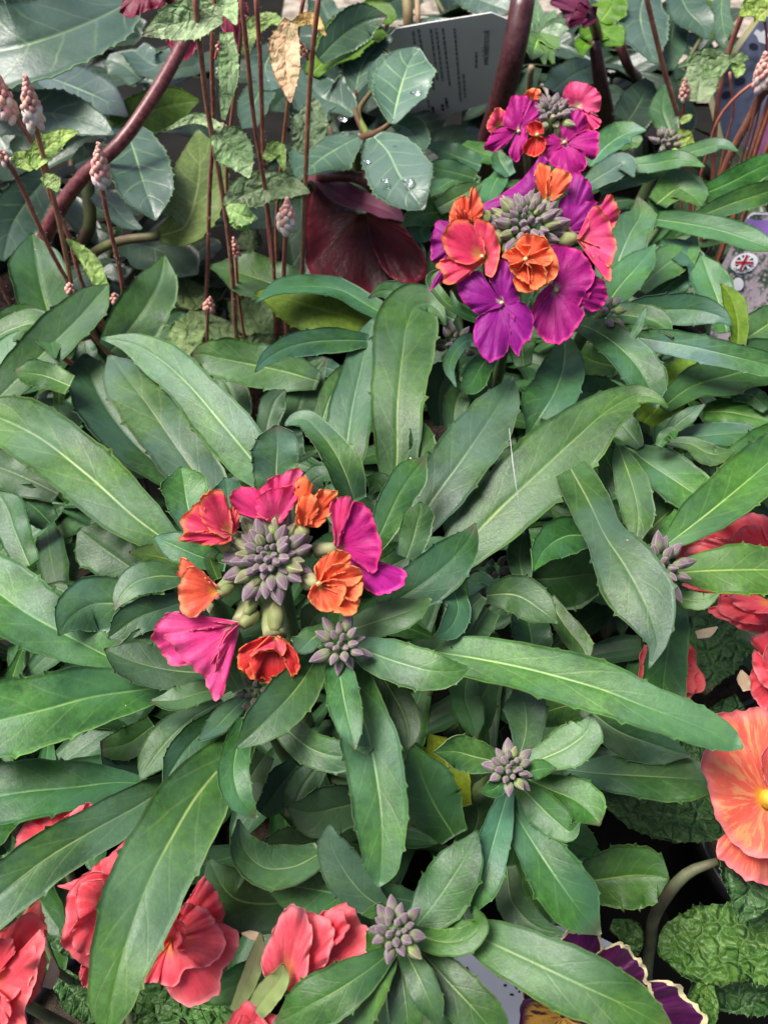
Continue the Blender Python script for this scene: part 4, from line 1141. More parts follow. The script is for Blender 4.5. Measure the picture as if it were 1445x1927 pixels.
F((408,1085), dB-.002, [[(405,1110),(330,1175),(250,1232),(180,1238),(168,1180),(128,1130),(200,1080),(290,1095)],
   [(410,1080),(412,1000),(350,885),(362,848),(422,860),(482,930),(502,1000),(492,1120),(450,1198),(418,1182)],
   [(395,1075),(330,1115),(230,1098),(174,1030),(166,950),(213,868),(290,853),(350,890),(402,980),(418,1060)]], 'pink', stig=(400, 1075))
F((515,1345), dB-.002, [[(495,1335),(430,1235),(380,1162),(300,1188),(248,1240),(290,1340),(380,1415),(460,1390)],
   [(525,1330),(450,1230),(440,1180),(500,1085),(560,1118),(592,1240),(622,1340),(590,1422),(545,1385)],
   [(535,1375),(585,1420),(565,1600),(612,1658),(642,1600),(692,1540),(702,1440),(662,1360),(615,1338)],
   [(520,1370),(440,1400),(370,1440),(348,1530),(380,1642),(450,1694),(522,1672),(562,1560),(562,1440),(540,1385)]], 'purple', dt=.001, stig=(515, 1350), color=(1.05, 1, 1.15))
F((825,1265), dB+.001, [[(980,1390),(1060,1250),(1070,1190),(1122,1230),(1138,1310),(1102,1382),(1050,1402)],
   [(805,1235),(740,1290),(690,1400),(688,1505),(735,1430),(800,1320)],
   [(815,1235),(835,1110),(795,1022),(880,1003),(982,1048),(1052,1130),(1058,1220),(1005,1300),(945,1392),(870,1315)],
   [(810,1285),(720,1400),(703,1480),(760,1562),(830,1598),(922,1542),(992,1440),(1002,1398),(905,1375),(845,1295)]], 'magenta', dt=.001, stig=(840, 1275), color=(1.05, 1, 1.05))
F((960,975), dB+.0, [[(1090,800),(1120,860),(1150,706),(1202,770),(1208,830),(1172,905),(1060,930)],
   [(985,985),(1060,1080),(1100,1165),(1148,1225),(1162,1135),(1130,1050),(1010,985)],
   [(975,975),(1030,900),(1038,800),(1070,772),(1132,830),(1172,930),(1192,1040),(1142,1135),(1080,1055)]], 'pink', color=(.95, .85, 1.5))
F((663,1092), dB-.008, [[(700,1060),(800,1025),(852,1130),(832,1200),(762,1250),(690,1288),(600,1262),(585,1195),(630,1120)],
   [(650,1065),(598,1000),(640,948),(700,943),(782,978),(818,1040),(812,1110),(760,1130),(700,1090)],
   [(650,1105),(600,1165),(548,1092),(517,1075),(568,1030),(640,1008),(682,1012),(665,1070)],
   [(655,1115),(690,1150),(684,1232),(610,1200),(558,1130),(610,1115)],
   [(675,1115),(750,1128),(782,1200),(752,1252),(690,1268),(680,1200)]], 'orange', dt=-.001, bulge=-.002, stig=(655, 1090))
for (x0, y0), (x1, y1), r in [((850,985),(960,965),.0028), ((430,860),(395,830),.003), ((500,940),(480,1010),.003), ((860,900),(900,870),.0026), ((560,1000),(540,1050),.0026)]:
    p0, p1 = at_d(*Z4(x0, y0), dB+.003), at_d(*Z4(x1, y1), dB+.000)
    tube('calyx', [p0, (p0+p1)/2, p1], [r*.55, r, r*.5], M_tubef, PLANT['B'], n=10, sub=10, color=(.8, .85, .65))
cC, stC = bud_cluster('B', 1040, 205, .172, 50, 40, 22, tilt=(0, -.1, 1), green=0.4)
dC = depth_of(cC)
F = lambda thr, D, pet, mat, **k: flower('B', cC, thr, D, pet, mat, Z4, **k)
F((690,140), dC+.004, [[(660,140),(650,125),(680,83),(742,88),(738,140),(700,155)]], 'orange', color=(1, 1.2, 1.3))
F((500,300), dC+.004, [[(460,350),(428,320),(450,240),(490,193),(542,220),(535,300)]], 'pink', color=(1, 1.2, 1.2))
F((955,190), dC+.003, [[(1000,220),(1050,225),(1103,280),(1052,332),(1008,325)], [(930,185),(878,140),(888,80),(930,38),(1000,48),(1072,80),(1103,150),(1092,212),(1040,222),(970,195)]], 'rose', color=(1, 1.2, 1))
F((615,330), dC, [[(600,320),(528,300),(550,180),(580,126),(682,138),(662,200),(640,290)], [(630,320),(640,220),(700,148),(747,200),(742,262),(680,305)],
   [(620,345),(662,300),(664,390),(590,514),(558,470),(572,400)], [(600,330),(530,310),(430,380),(414,440),(482,452),(565,380)]], 'magenta', dt=.001, color=(1.25, 1, 1.2), stig=(615, 335))
F((885,402), dC, [[(865,400),(830,350),(760,378),(746,440),(790,492),(850,440)], [(880,385),(858,320),(900,230),(970,208),(1017,240),(1012,320),(920,385)],
   [(900,400),(980,340),(1082,338),(1088,420),(1062,502),(1000,470),(930,425)], [(865,425),(782,500),(850,552),(960,592),(1013,540),(1002,460),(920,420)]], 'magenta', dt=.001, color=(1.3, 1, 1.2), stig=(885, 400))
F((725,355), dC-.004, [[(705,365),(658,320),(690,278),(752,288),(764,345)], [(740,365),(772,380),(752,462),(700,484),(638,440),(668,385)]], 'red', stig=(725, 355), bulge=-.001)
bud_cluster('B', 1143, 580, .136, 36, 11, 25, tilt=(.4, -.3, 1), green=.1)
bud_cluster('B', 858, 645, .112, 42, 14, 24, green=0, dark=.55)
bud_cluster('B', 1255, 262, .122, 32, 16, 18, green=.3)
bud_cluster('D', 1250, 1062, .132, 52, 16, 34, tilt=(.3, -.3, 1), green=.15, elong=1.2)
bud_cluster('D', 1250, 826, .112, 12, 5, 12, green=1.0)

# ---- double primroses: rosettes of ruffled petals
def rose_petal(parent, c, ax, roll, Ln, Wd, a0, a1, mat, color, lift):
    e1 = unit(np.cross(ax, [0.31, 0.2, 0.93])); e2 = np.cross(ax, e1)
    rd = e1*math.cos(roll) + e2*math.sin(roll)
    tg = np.cross(ax, rd)
    nu, nv = 11, 21
    k = [rng.uniform(0, 6.3) for _ in range(4)]
    vs_ = np.linspace(-1, 1, nv); us = np.linspace(0, 1, nu)
    G = np.zeros((nu, nv, 3)); UV = np.zeros((nu, nv, 2))
    for j, v in enumerate(vs_):
        ln = Ln*(1 - 0.16*v*v - 0.10*math.exp(-(v*3.2)**2) + 0.02*math.sin(9*v+k[0]))
        pos = np.zeros(3)
        pr = 0
        for i, u in enumerate(us):
            a = a0 + (a1-a0)*u**1.2
            st = ln/(nu-1)
            if i: pr = pr + np.array([math.cos(a), math.sin(a)])*st
            else: pr = np.array([0.0, 0.0])
            wd = Wd*0.5*(0.22 + 0.78*math.sin(min(1.0, u*1.05)*math.pi/2)**0.9)*(1-0.10*u**4)
            ruf = Ln*0.075*(math.sin(3.1*v+k[1]) + 0.6*math.sin(5.3*v+k[2]) + 0.25*math.sin(11*v+k[3]))*u**2
            cup = Ln*0.06*v*v*u
            G[i, j] = c + ax*(pr[0]+lift) + rd*pr[1] + tg*(v*wd) + (ax*math.sin(a) - rd*math.cos(a))*(ruf+cup)
            UV[i, j] = (0.15+0.85*u, (v+1)/2)
    return sheet('petal', G, UV, [P[mat]], parent, 0.0003, color)

def rosette(key, x, y, h, rpx, face, whorls=((5, 1.02, 1.3, .5, 1.5), (5, .86, 1.15, .3, 1.1), (4, .6, .95, .1, .7), (3, .4, .65, .0, .4)), mat='coral', color=(1, 1, 1), eye=False):
    c = at_h(x, y, h)
    R = rpx*depth_of(c)/FPX
    ax = unit(CR*face[0] + CU*face[1] - CF*face[2])
    c = c - ax*R*0.35
    bx, by, _ = BASES[key]
    foot = np.array([bx, by, -0.008])
    f, _, _ = tube('flower', [foot, foot*.5 + c*.5 + UP*.008, c - ax*0.012, c], [0.0018, .0018, .0018, .0034], M_petprim, PLANT[key], n=10, sub=18)
    r0 = rng.uniform(0, 6.3)
    for w, (n, ls, wd, a0, a1) in enumerate(whorls):
        for i in range(n):
            t = rng.uniform(.88, 1.1)
            rose_petal(f, c, ax, r0 + w*0.6 + i*2*math.pi/n + rng.uniform(-.15, .15), R*ls*rng.uniform(.92, 1.08), R*wd, a0, a1+rng.uniform(-.12, .12), mat,
                       tuple(min(1.2, q*t) for q in color), 0.0006*w)
    return f
Z6 = lambda X, Y: (X/2.89, 1427 + Y/2.89)
Z3 = lambda X, Y: (945 + X/2.89, 950 + Y/2.89)
def primflower(K, z, throat, h, petals, centre=None, mat='coral'):
    """A coral primrose flower: stalk and calyx, and its big soft petals as sub-parts."""
    tp = at_h(*z(*throat), h); D = depth_of(tp); vd = unit(tp-CAM)
    bx, by, _ = BASES[K]
    ft = np.array([bx, by, -.008])
    f, _, _ = tube('flower', [ft, ft*.5+tp*.5+vd*.012, tp+vd*.010, tp+vd*.002], [.0018, .0018, .0022, .003], M_petprim, PLANT[K], n=10, sub=18)
    for i, pe in enumerate(petals):
        o, dt, col = pe
        fan(f, throat, o, D, .001, dt, bulge=.003, mat=mat, z=z, color=tuple(max(q, .88) for q in col), ruff=.0016, jag=.03)
    if centre:
        c = at_d(*z(*centre[:2]), D-.004); R = centre[2]*D/FPX; ax = unit(-vd + CR*.15)
        for i in range(5):
            rose_petal(f, c-ax*R*.5, ax, i*1.26+rng.uniform(-.2, .2), R*1.0, R*1.0, .1, .75, mat, (1, .85, .9), 0)
        for i in range(3):
            rose_petal(f, c-ax*R*.4, ax, i*2.1+.5, R*.75, R*.8, .0, .35, mat, (1, .8, .85), 0)
    return f
W1 = (1, 1, 1)
primflower('PR', Z3, (1480,300), .094, [([(1000,300),(950,302),(975,225),(1080,165),(1180,110),(1250,80),(1330,45),(1445,65),(1580,110),(1580,300)], .002, W1),
    ([(1050,290),(985,280),(1050,215),(1150,180),(1212,188),(1280,160),(1340,200),(1420,220)], -.002, (1, 1.3, 1.2)),
    ([(1250,290),(1240,230),(1290,130),(1400,120),(1445,190),(1560,240)], -.004, (1, .8, .8))])
primflower('PR', Z3, (1480,540), .088, [([(1200,540),(1115,568),(1230,640),(1340,692),(1440,702),(1580,690),(1600,560)], .002, W1), ([(1250,500),(1180,500),(1170,560),(1300,640),(1445,650),(1580,620),(1580,500)], -.001, (1, .8, .8)),
    ([(1300,480),(1230,495),(1300,570),(1420,590),(1560,570),(1560,470)], -.003, (1, 1.2, 1.15)), ([(1300,440),(990,440),(1040,470),(1150,500),(1300,500)], .004, (.9, .7, .8))])
primflower('PR', Z3, (1520,900), .085, [([(1380,860),(1340,960),(1375,1065),(1440,1130),(1560,1140),(1620,950)], .003, (1, .9, .9)), ([(1420,820),(1350,735),(1400,700),(1500,690),(1600,720),(1600,880)], .001, W1),
    ([(1420,840),(1370,790),(1360,860),(1400,960),(1440,1000),(1560,1000),(1560,860)], -.003, (1, 1.1, 1.05)), ([(1440,760),(1420,850),(1500,960),(1580,850),(1540,740)], -.005, (1, .8, .85))])
rosette('PR', 1258, 1268, .080, 76, (.1, .2, 1), color=(1, .95, .85))
primflower('PL', Z6, (330,500), .090, [([(270,560),(130,560),(80,500),(108,400),(155,330),(300,272),(375,275),(360,400)], .001, (1, 1.05, 1)), ([(280,470),(265,440),(285,375),(330,340),(400,285),(492,243),(500,330),(420,450)], -.002, (1, .9, .95))])
primflower('PL', Z6, (600,780), .076, [([(640,560),(700,440),(600,520),(510,590),(420,660),(310,700),(390,715),(480,760)], .003, (1, .75, .8)), ([(600,640),(520,620),(400,690),(365,760),(352,900),(338,1030),(400,1082),(450,1125),(560,1150),(640,900)], -.002, (1, .85, .9)),
    ([(560,660),(430,690),(410,760),(420,880),(380,960),(420,1060),(520,1060),(600,900)], -.004, (1, 1.05, 1)), ([(540,1050),(430,1180),(450,1240),(560,1200),(600,1100)], .002, (1, .8, .85))])
primflower('PL', Z6, (930,985), .094, [([(960,860),(1060,715),(1108,645),(1172,720),(1215,880),(1140,960)], .004, (1, .7, .75)), ([(1100,850),(1210,900),(1305,960),(1282,1060),(1200,1200),(1192,1270),(1120,1332),(1020,1348),(930,1300),(895,1225),(900,1100)], .003, (1, 1.15, 1.1)),
    ([(990,890),(1090,848),(1162,880),(1215,960),(1214,1062),(1130,1132),(1000,1160),(952,1242),(870,1232),(828,1150),(850,1060)], -.001, W1), ([(940,900),(965,860),(1000,795),(1062,798),(1150,850),(1165,905),(1050,890)], -.003, (1, 1.2, 1.1)),
    ([(880,1080),(830,1130),(755,1205),(850,1222),(900,1150)], .0, (1, .8, .85)), ([(860,1040),(825,1000),(840,950),(920,900),(980,888),(1012,970),(1002,1042),(940,1055)], -.006, (1, .85, .9)), ([(880,1050),(870,985),(905,930),(960,925),(985,990),(950,1045)], -.008, (1, 1.1, 1.05))])
primflower('PL', Z6, (-60,1230), .092, [([(20,960),(120,850),(205,775),(242,870),(250,1050),(245,1160),(205,1290),(150,1345),(60,1340)], .004, (1, 1.3, .6)), ([(-20,960),(60,905),(130,855),(195,850),(236,890),(228,990),(188,1085),(168,1200),(125,1335),(145,1440),(60,1520),(-60,1520)], -.001, (1, 1.05, .8)),
    ([(-40,1000),(0,985),(55,978),(78,1030),(45,1110),(-10,1170),(-80,1200)], -.004, (1, .9, .8)), ([(20,1400),(35,1350),(95,1290),(150,1180),(190,1070),(218,935),(240,1000),(215,1120),(172,1280),(132,1400),(142,1460),(40,1470)], -.004, (1, 1.1, 1.0)),
    ([(-60,1330),(0,1290),(50,1330),(40,1440),(-40,1480)], -.006, (1, .8, .8))])
rosette('PL', 475, 1968, .088, 88, (0, .3, 1))

cS = at_h(1440, 1500, .098); dS = depth_of(cS)
fS, _, _ = tube('flower', [np.array([.165, .105, -.008]), np.array([.14, .1, .05]), at_d(1445, 1500, dS+.004), at_d(1442, 1502, dS+.001)], [.0018, .0018, .002, .0028], M_petprim, PLANT['PR'], n=10, sub=16)
fan(fS, (1442,1502), [(1440,1560),(1400,1590),(1352,1580),(1350,1610),(1390,1645),(1445,1668),(1500,1650),(1500,1560)], dS, 0, .004, mat='salmon', color=(1, .85, .95))
fan(fS, (1442,1500), [(1410,1470),(1360,1460),(1335,1420),(1332,1375),(1355,1345),(1400,1335),(1460,1340),(1500,1370),(1480,1450)], dS, 0, .001, mat='salmon', color=(1, .85, .9), ruff=.002)
fan(fS, (1445,1505), [(1452,1495),(1420,1430),(1395,1395),(1350,1388),(1322,1430),(1330,1480),(1350,1540),(1380,1590),(1430,1615),(1480,1610),(1470,1540)], dS, 0, -.002, mat='salmon', ruff=.0016)
fan(fS, (1450,1490), [(1440,1470),(1435,1420),(1470,1390),(1520,1400),(1520,1480),(1480,1510)], dS, 0, -.005, mat='salmon', color=(1, .7, .9), ruff=.002)
tube('eye', [at_d(1447, 1503, dS-.001), at_d(1446, 1503, dS-.004)], [.0035, .0012], M_yel, fS, n=12, sub=4)

# side view of a coral flower opening between the leaves
cT = at_h(595, 1780, .098); dT = depth_of(cT)
fT, _, _ = tube('flower', [np.array([-.085, .03, -.008]), at_d(500, 1890, dT+.03), at_d(522, 1862, dT+.006), at_d(540, 1845, dT+.003)], [.0018, .0018, .0024, .0034], M_petprim, PLANT['PL'], n=10, sub=16)
fan(fT, (535,1850), [(600,1840),(660,1822),(698,1795),(690,1750),(672,1720),(655,1705),(610,1715),(580,1760),(550,1830)], dT, 0, .003, mat='coral', ruff=.002)
fan(fT, (532,1852), [(590,1842),(640,1815),(625,1790),(640,1770),(655,1740),(645,1715),(610,1725),(590,1745),(560,1800)], dT, 0, -.001, mat='coral', ruff=.002, color=(1, .8, .85))
fan(fT, (535,1850), [(570,1835),(615,1815),(622,1785),(630,1750),(600,1722),(565,1712),(560,1760),(545,1820)], dT, 0, -.003, mat='coral', ruff=.0015, color=(1, 1.25, 1.2))
fan(fT, (534,1858), [(545,1868),(570,1850),(582,1800),(586,1745),(570,1712),(540,1708),(515,1752),(492,1808),(500,1845)], dT, 0, -.005, mat='coral', ruff=.001, bulge=.004, color=(1, 1.3, 1.25))
L('PL', [(480,1905,40),(505,1870,50),(528,1840,36),(532,1815,4)], .094, .104, kind=(M_petprim, M_petprim), tint=(1.3, 1.5, 1.0), name='calyx', teeth=0)
L('PL', [(440,1905,20),(470,1840,34),(486,1790,26),(490,1755,4)], .086, .096, kind=(M_petprim, M_petprim), tint=(1.3, 1.5, 1.0), name='calyx', teeth=0)
L('PL', [(498,1772,10),(478,1762,18),(455,1757,3)], .094, .096, kind=(M_brown, M_brown), name='calyx', teeth=1)
L('PL', [(88,1860,18),(100,1830,22),(98,1805,4)], .084, .090, kind=(M_brown, M_brown), name='calyx', teeth=2)
for pts, h0, h1, w in [([(165,1870),(130,1845),(95,1820)], .03, .07, 14), ([(170,1900),(120,1850),(80,1760)], .02, .05, 12)]:
    tube('flower_stalk', [at_h(x, y, h0+(h1-h0)*i/(len(pts)-1)) for i, (x, y) in enumerate(pts)], w/2*.27/FPX, M_petprim, PLANT['PL'], n=8, sub=10)
# primrose leaves
for K, pts, hb, ht, tn in [('PR', [(1420,1540,60),(1405,1620,104),(1405,1690,84),(1393,1738,6)], .075, .070, (1,1.05,1.15)),
        ('PR', [(1500,1800,120),(1400,1775,150),(1310,1785,135),(1255,1790,70),(1238,1795,8)], .055, .048, (1.2,1.25,.8)),
        ('PR', [(1480,1860,110),(1380,1855,110),(1320,1870,60),(1295,1880,8)], .042, .036, (1,1.05,1)),
        ('PR', [(1440,1120,60),(1380,1170,120),(1330,1240,110),(1310,1300,40)], .055, .045, (.9,1,1.05)),
        ('PR', [(1410,1540,60),(1300,1540,90),(1200,1520,90),(1130,1500,20)], .045, .05, (.9,.95,.8)),
        ('PR', [(1400,1330,60),(1350,1370,80),(1290,1400,70),(1240,1400,10)], .04, .04, (.8,.9,.9)),
        ('PR', [(1430,1660,40),(1450,1740,90),(1460,1820,60)], .06, .05, (1,1.1,.9)),
        ('PL', [(110,1840,40),(150,1880,70),(200,1920,40)], .05, .045, (1,1.1,1)),
        ('PL', [(230,1850,40),(290,1890,90),(300,1950,70)], .055, .05, (1.1,1.2,.9)),
        ('PL', [(330,1890,40),(400,1900,80),(460,1880,50)], .05, .05, (1,1.1,.9)),
        ('PL', [(60,1620,40),(20,1640,70),(-30,1650,40)], .05, .05, (.9,1,1)),
        ('PL', [(150,1790,40),(110,1760,60),(60,1745,40)], .04, .04, (.7,.8,.8)),
        ('PR', [(1330,1850,30),(1320,1910,60),(1290,1960,40)], .05, .05, (1.2,1.2,.6))]:
    L(K, pts, hb, ht, kind='prim', tint=tn, n0=34)
tube('petiole', [at_h(1215,1880,.0), at_h(1222,1790,.03), at_h(1245,1700,.055), at_h(1300,1640,.065), at_h(1350,1622,.068)], [.0018, .0019, .0019, .0017, .0012], M_petprim, PLANT['PR'], n=10)
tube('petiole', [at_h(1300,1360,.03), at_h(1275,1310,.06), at_h(1258,1280,.07)], [.0016, .0016, .0014], M_petprim, PLANT['PR'], n=8)
L('PR', [(1405,1300,14),(1398,1275,22),(1395,1262,4)], .08, .085, kind=(M_brown, M_brown), name='calyx', teeth=1)
L('PR', [(1310,1195,14),(1332,1190,18),(1350,1180,3)], .088, .09, kind=(M_brown, M_brown), name='calyx', teeth=1)

# ---- pansy
cP = at_h(1120, 1850, .082); dP = depth_of(cP)
fP, _, _ = tube('flower', [np.array([.07, .015, -.008]), at_d(1080, 1960, dP+.05), at_d(1050, 1905, dP+.004)], [.0016, .0016, .0014], M_stemg, PLANT['PN'], n=8, sub=14)
fan(fP, (1060,1920), [(1160,1990),(1260,2010),(1322,1960),(1328,1925),(1300,1880),(1265,1850),(1222,1845),(1150,1880)], dP, 0, .001, mat='pansy', pleat=.0006)
fan(fP, (1060,1920), [(1190,1920),(1228,1880),(1218,1835),(1195,1795),(1160,1775),(1120,1800),(1080,1860)], dP, 0, -.002, mat='pansy', pleat=.0006)
fan(fP, (1045,1925), [(1100,1900),(1130,1840),(1135,1790),(1112,1745),(1080,1750),(1045,1775),(1000,1820),(985,1880),(1000,1910)], dP, 0, -.0005, mat='pansy', pleat=.0006)
fan(fP, (1060,1915), [(1120,1940),(1130,2010),(1060,2040),(990,2000),(978,1930),(985,1885),(1010,1880)], dP, 0, -.004, mat='pansy_lip', pleat=.0004)
for pts in ([(1150,1740,20),(1185,1760,50),(1190,1800,20)], [(1230,1880,30),(1260,1930,60),(1250,1980,30)]):
    L('PN', pts, .04, .045, kind='prim', tint=(1, 1.1, .9))

# ------------------------------------------------------------------ hellebores
def leaves_H():
    BLUE = (1.1, 1.1, 1.3)
    K = 'HL'
    L(K, [(262,-10,12),(215,18,80),(140,52,145),(50,82,160),(-60,105,120),(-120,120,8)], .150, .150, .01, 'hell', tint=(1.25,1.3,1.4), roll=-8, fold=.12)
    L(K, [(-60,235,60),(40,212,84),(120,215,78),(180,235,46),(214,252,4)], .124, .132, .004, 'hell', tint=(1.3,1.3,1.45))
    L(K, [(80,140,36),(145,165,78),(200,190,62),(240,218,6)], .112, .118, .0, 'hell', tint=(1.0,1.0,1.4))
    L(K, [(205,245,36),(265,217,82),(330,195,68),(374,188,6)], .108, .118, .0, 'hflip', tint=(1.0,1.1,.8))
    L(K, [(236,238,46),(253,285,106),(268,335,112),(282,380,78),(293,414,4)], .120, .120, .006, 'hell', tint=(1.15,1.15,1.35), roll=6)
    L(K, [(298,444,26),(345,427,80),(368,370,112),(376,310,96),(372,243,5)], .105, .115, .0, 'hflip', tint=(1.3,1.1,1.5), roll=14)
    L(K, [(95,325,46),(50,380,92),(20,430,92),(5,490,8)], .085, .080, .0, 'hell', tint=(.7,.8,.8))
    L(K, [(170,355,26),(210,385,42),(240,418,30),(267,430,4)], .085, .085, .0, 'hell', tint=(1,1.1,1.2))
    L(K, [(60,150,60),(40,180,60),(-20,200,40)], .10, .10, .0, 'hell', tint=(.7,.8,.8))
    L(K, [(265,150,40),(230,120,66),(200,110,20)], .10, .10, .0, 'hell', tint=(.9,1,1))
    L(K, [(330,110,40),(290,120,60),(250,95,40)], .11, .11, .0, 'hell', tint=(1.2,1.2,1.5))
    L(K, [(150,430,30),(190,470,70),(240,520,40)], .06, .05, .0, 'hell', tint=(.6,.7,.6))
    L(K, [(140,310,30),(175,290,50),(195,262,6)], .10, .11, .0, 'hell', tint=(.7,.8,.6))
    K = 'HM'
    L(K, [(703,256,30),(728,282,90),(750,325,120),(775,365,92),(798,393,6)], .128, .130, .006, 'hell', tint=(1.7,1.7,1.95), roll=-4, fold=.12)
    L(K, [(738,232,12),(745,200,70),(755,160,106),(770,118,92),(786,88,8)], .134, .148, .0, 'hell', tint=(1.9,1.9,2.1), roll=6)
    L(K, [(738,215,12),(722,170,44),(714,130,40),(722,100,5)], .128, .136, .0, 'hell', tint=(1.1,1.2,1.3))
    L(K, [(668,176,12),(675,140,62),(690,105,92),(715,80,72),(738,70,5)], .122, .134, .0, 'hell', tint=(1.2,1.25,1.35))
    L(K, [(667,216,12),(640,196,62),(605,180,98),(580,150,60),(570,130,6)], .122, .130, .0, 'hell', tint=(1.3,1.35,1.45))
    L(K, [(682,254,12),(640,275,62),(600,300,92),(570,328,30),(560,340,5)], .122, .122, .0, 'hell', tint=(1.1,1.2,1.2))
    L(K, [(738,232,12),(765,240,46),(785,265,42),(788,290,4)], .126, .124, .0, 'hell', tint=(1.1,1.25,1.1))
    L(K, [(585,140,26),(630,95,72),(680,55,78),(722,38,44),(733,44,5)], .130, .140, .0, 'hflip', tint=(1,1.2,.5), roll=18)
    L(K, [(600,110,26),(640,70,66),(690,38,66),(728,30,6)], .137, .147, .0, 'hell', tint=(1.0,1.15,.9), roll=-22)
    L(K, [(640,60,30),(615,30,60),(600,0,40)], .13, .14, .0, 'hell', tint=(1.0,1.1,1.1))
    L(K, [(500,150,40),(480,190,60),(470,240,30)], .10, .10, .0, 'hell', tint=(.9,1,1))
    L(K, [(520,90,40),(500,120,70),(510,170,40)], .10, .10, .0, 'hell', tint=(1.1,1.1,1.3))
    L(K, [(640,340,30),(610,330,60),(570,300,40)], .10, .10, .0, 'hell', tint=(.9,1,.9))
    L(K, [(760,75,30),(800,55,40),(860,45,20)], .115, .12, .0, 'hell', tint=(1.1,1.1,1.2))
    K = 'HR'
    L(K, [(1215,-20,60),(1205,25,96),(1215,75,76),(1232,118,5)], .135, .125, .0, 'hell', tint=(1.0,1.0,1.15), roll=12)
    L(K, [(1275,-20,50),(1295,20,70),(1322,50,50),(1330,72,5)], .135, .13, .0, 'hell', tint=(.8,.95,.95))
    L(K, [(1275,10,30),(1265,60,60),(1262,110,40),(1268,130,5)], .125, .115, .0, 'hell', tint=(.8,1,.8))
    L(K, [(1360,-20,30),(1358,30,34),(1375,75,28),(1385,72,4)], .13, .12, .0, 'hell', tint=(1,1.1,1))
    L(K, [(1340,0,30),(1345,50,40),(1370,80,20)], .115, .11, .0, 'hflip', tint=(.9,1.1,.5))
    L(K, [(1180,230,66),(1205,190,74),(1222,150,20)], .10, .105, .0, 'hell', tint=(.6,.65,.6))
    L(K, [(1262,250,36),(1247,205,52),(1252,158,8)], .105, .115, .0, 'hell', tint=(.8,1.2,.6))
    L(K, [(1040,170,40),(1080,140,66),(1120,120,30)], .10, .10, .0, 'hell', tint=(.55,.65,.65))
    L(K, [(1100,70,22),(1130,58,56),(1150,70,50),(1170,85,5)], .13, .128, .0, 'hflip', tint=(1.0,1.35,.5))
    L(K, [(1130,40,26),(1145,20,60),(1160,-10,40)], .132, .14, .0, 'hflip', tint=(1.1,1.4,.45))
    L(K, [(1120,70,18),(1100,85,34),(1095,105,4)], .128, .126, .0, 'hflip', tint=(1.0,1.4,.5))
    for tx, ty, w in [(1008,-2,26),(1044,18,26),(1064,35,26),(1070,52,34),(1050,92,26),(1025,120,20),(1042,118,20),(1000,110,60),(985,55,30)]:
        L(K, [(1016,62,8),((1016+tx)/2,(62+ty)/2,w),(tx,ty,5)], .135, .138, .0, 'hell', tint=(2.0,2.0,1.5) if ty < 60 else (2.0,2.2,.9), teeth=0, serr=4, tooth=.02)
    L(K, [(870,-20,50),(920,5,60),(960,20,20)], .13, .13, .0, 'hell', tint=(1.2,1.2,1.4))
    L(K, [(780,-20,60),(720,10,70),(680,20,20)], .12, .12, .0, 'hell', tint=(.9,1,1))
    L(K, [(1100,-30,60),(1080,-10,50),(1050,-5,20)], .14, .14, .0, 'hell', tint=(.8,.9,.8))
leaves_H()
for key, pts, n in [('HL', [(60,330),(220,450),(-40,120),(300,140),(120,70),(-80,300)], 9), ('HM', [(620,250),(700,120),(560,120),(540,330),(760,300)], 8),
                    ('HR', [(1150,150),(1250,60),(900,60),(950,100),(1060,60),(1080,130),(1330,60),(820,10)], 9)]:
    for px, py in pts:
        x, y = at_px(px, py, .07)
        shoot(key, x, y, .075, n, lr=(.05, .09), wr=(.022, .034), zmax=.088, kind='hell', tint=(.55, .62, .55))  # dark tint: shade of the gaps between upper leaves put into leaf colour
# stems and petioles
def pxtube(name, K, pts, hs, wpx, mat, color=None, n=10, foot=True):
    q = [at_h(x, y, h) for (x, y), h in zip(pts, hs)]
    r = [w/2*depth_of(p)/FPX for p, w in zip(q, wpx)]
    if foot:
        bx, by, _ = BASES[K]
        e = q[-1]
        q.append(np.array([e[0]+(bx-e[0])*.3, e[1]+(by-e[1])*.3, -.008])); r.append(r[-1])
    return tube(name, q, r, mat, PLANT[K], n=n, color=color, sub=30)
pxtube('stem', 'HL', [(355,62),(287,183),(225,270),(156,332),(88,437)], [.165,.150,.138,.125,.10], [25,26,26,27,30], M_stemhell, color=(1.05, .8, .9))
pxtube('petiole', 'HL', [(300,444),(230,452),(185,470),(165,520)], [.105,.10,.09,.06], [16,18,18,18], M_petiole)
pxtube('petiole', 'HL', [(150,300),(165,360),(170,410),(150,470)], [.09,.085,.075,.05], [18,24,24,24], M_petiole)
pxtube('petiole', 'HM', [(741,226),(715,246),(690,256),(672,300)], [.134,.130,.124,.08], [9,12,15,16], M_petiole, color=(1.2,.8,.7))
pxtube('petiole', 'HM', [(668,172),(668,205),(688,256)], [.122,.122,.120], [9,11,13], M_petiole, color=(.9,.45,.5), foot=False)
pxtube('petiole', 'HM', [(700,170),(678,200),(690,252)], [.126,.122,.122], [8,10,12], M_petiole, color=(1.2,1.3,.8), foot=False)
pxtube('stem', 'HR', [(985,-10),(968,90),(945,180),(918,270)], [.165,.145,.12,.09], [46,46,44,42], M_stemhell, color=(.5,.4,.5))
pxtube('stem', 'HR', [(1118,75),(1126,130),(1140,230)], [.13,.115,.08], [22,26,34], M_stemhell, color=(.4,.35,.4))
pxtube('stem', 'HR', [(1165,80),(1180,120),(1200,150)], [.11,.10,.08], [18,18,18], M_stemhell, color=(.5,.4,.4))
pxtube('stem', 'HR', [(1000,125),(996,165),(990,230)], [.12,.105,.08], [12,12,13], M_wood)
pxtube('stem', 'HM', [(765,-20),(768,30),(770,90)], [.13,.12,.10], [20,20,20], M_wood, color=(.7,.7,.5))
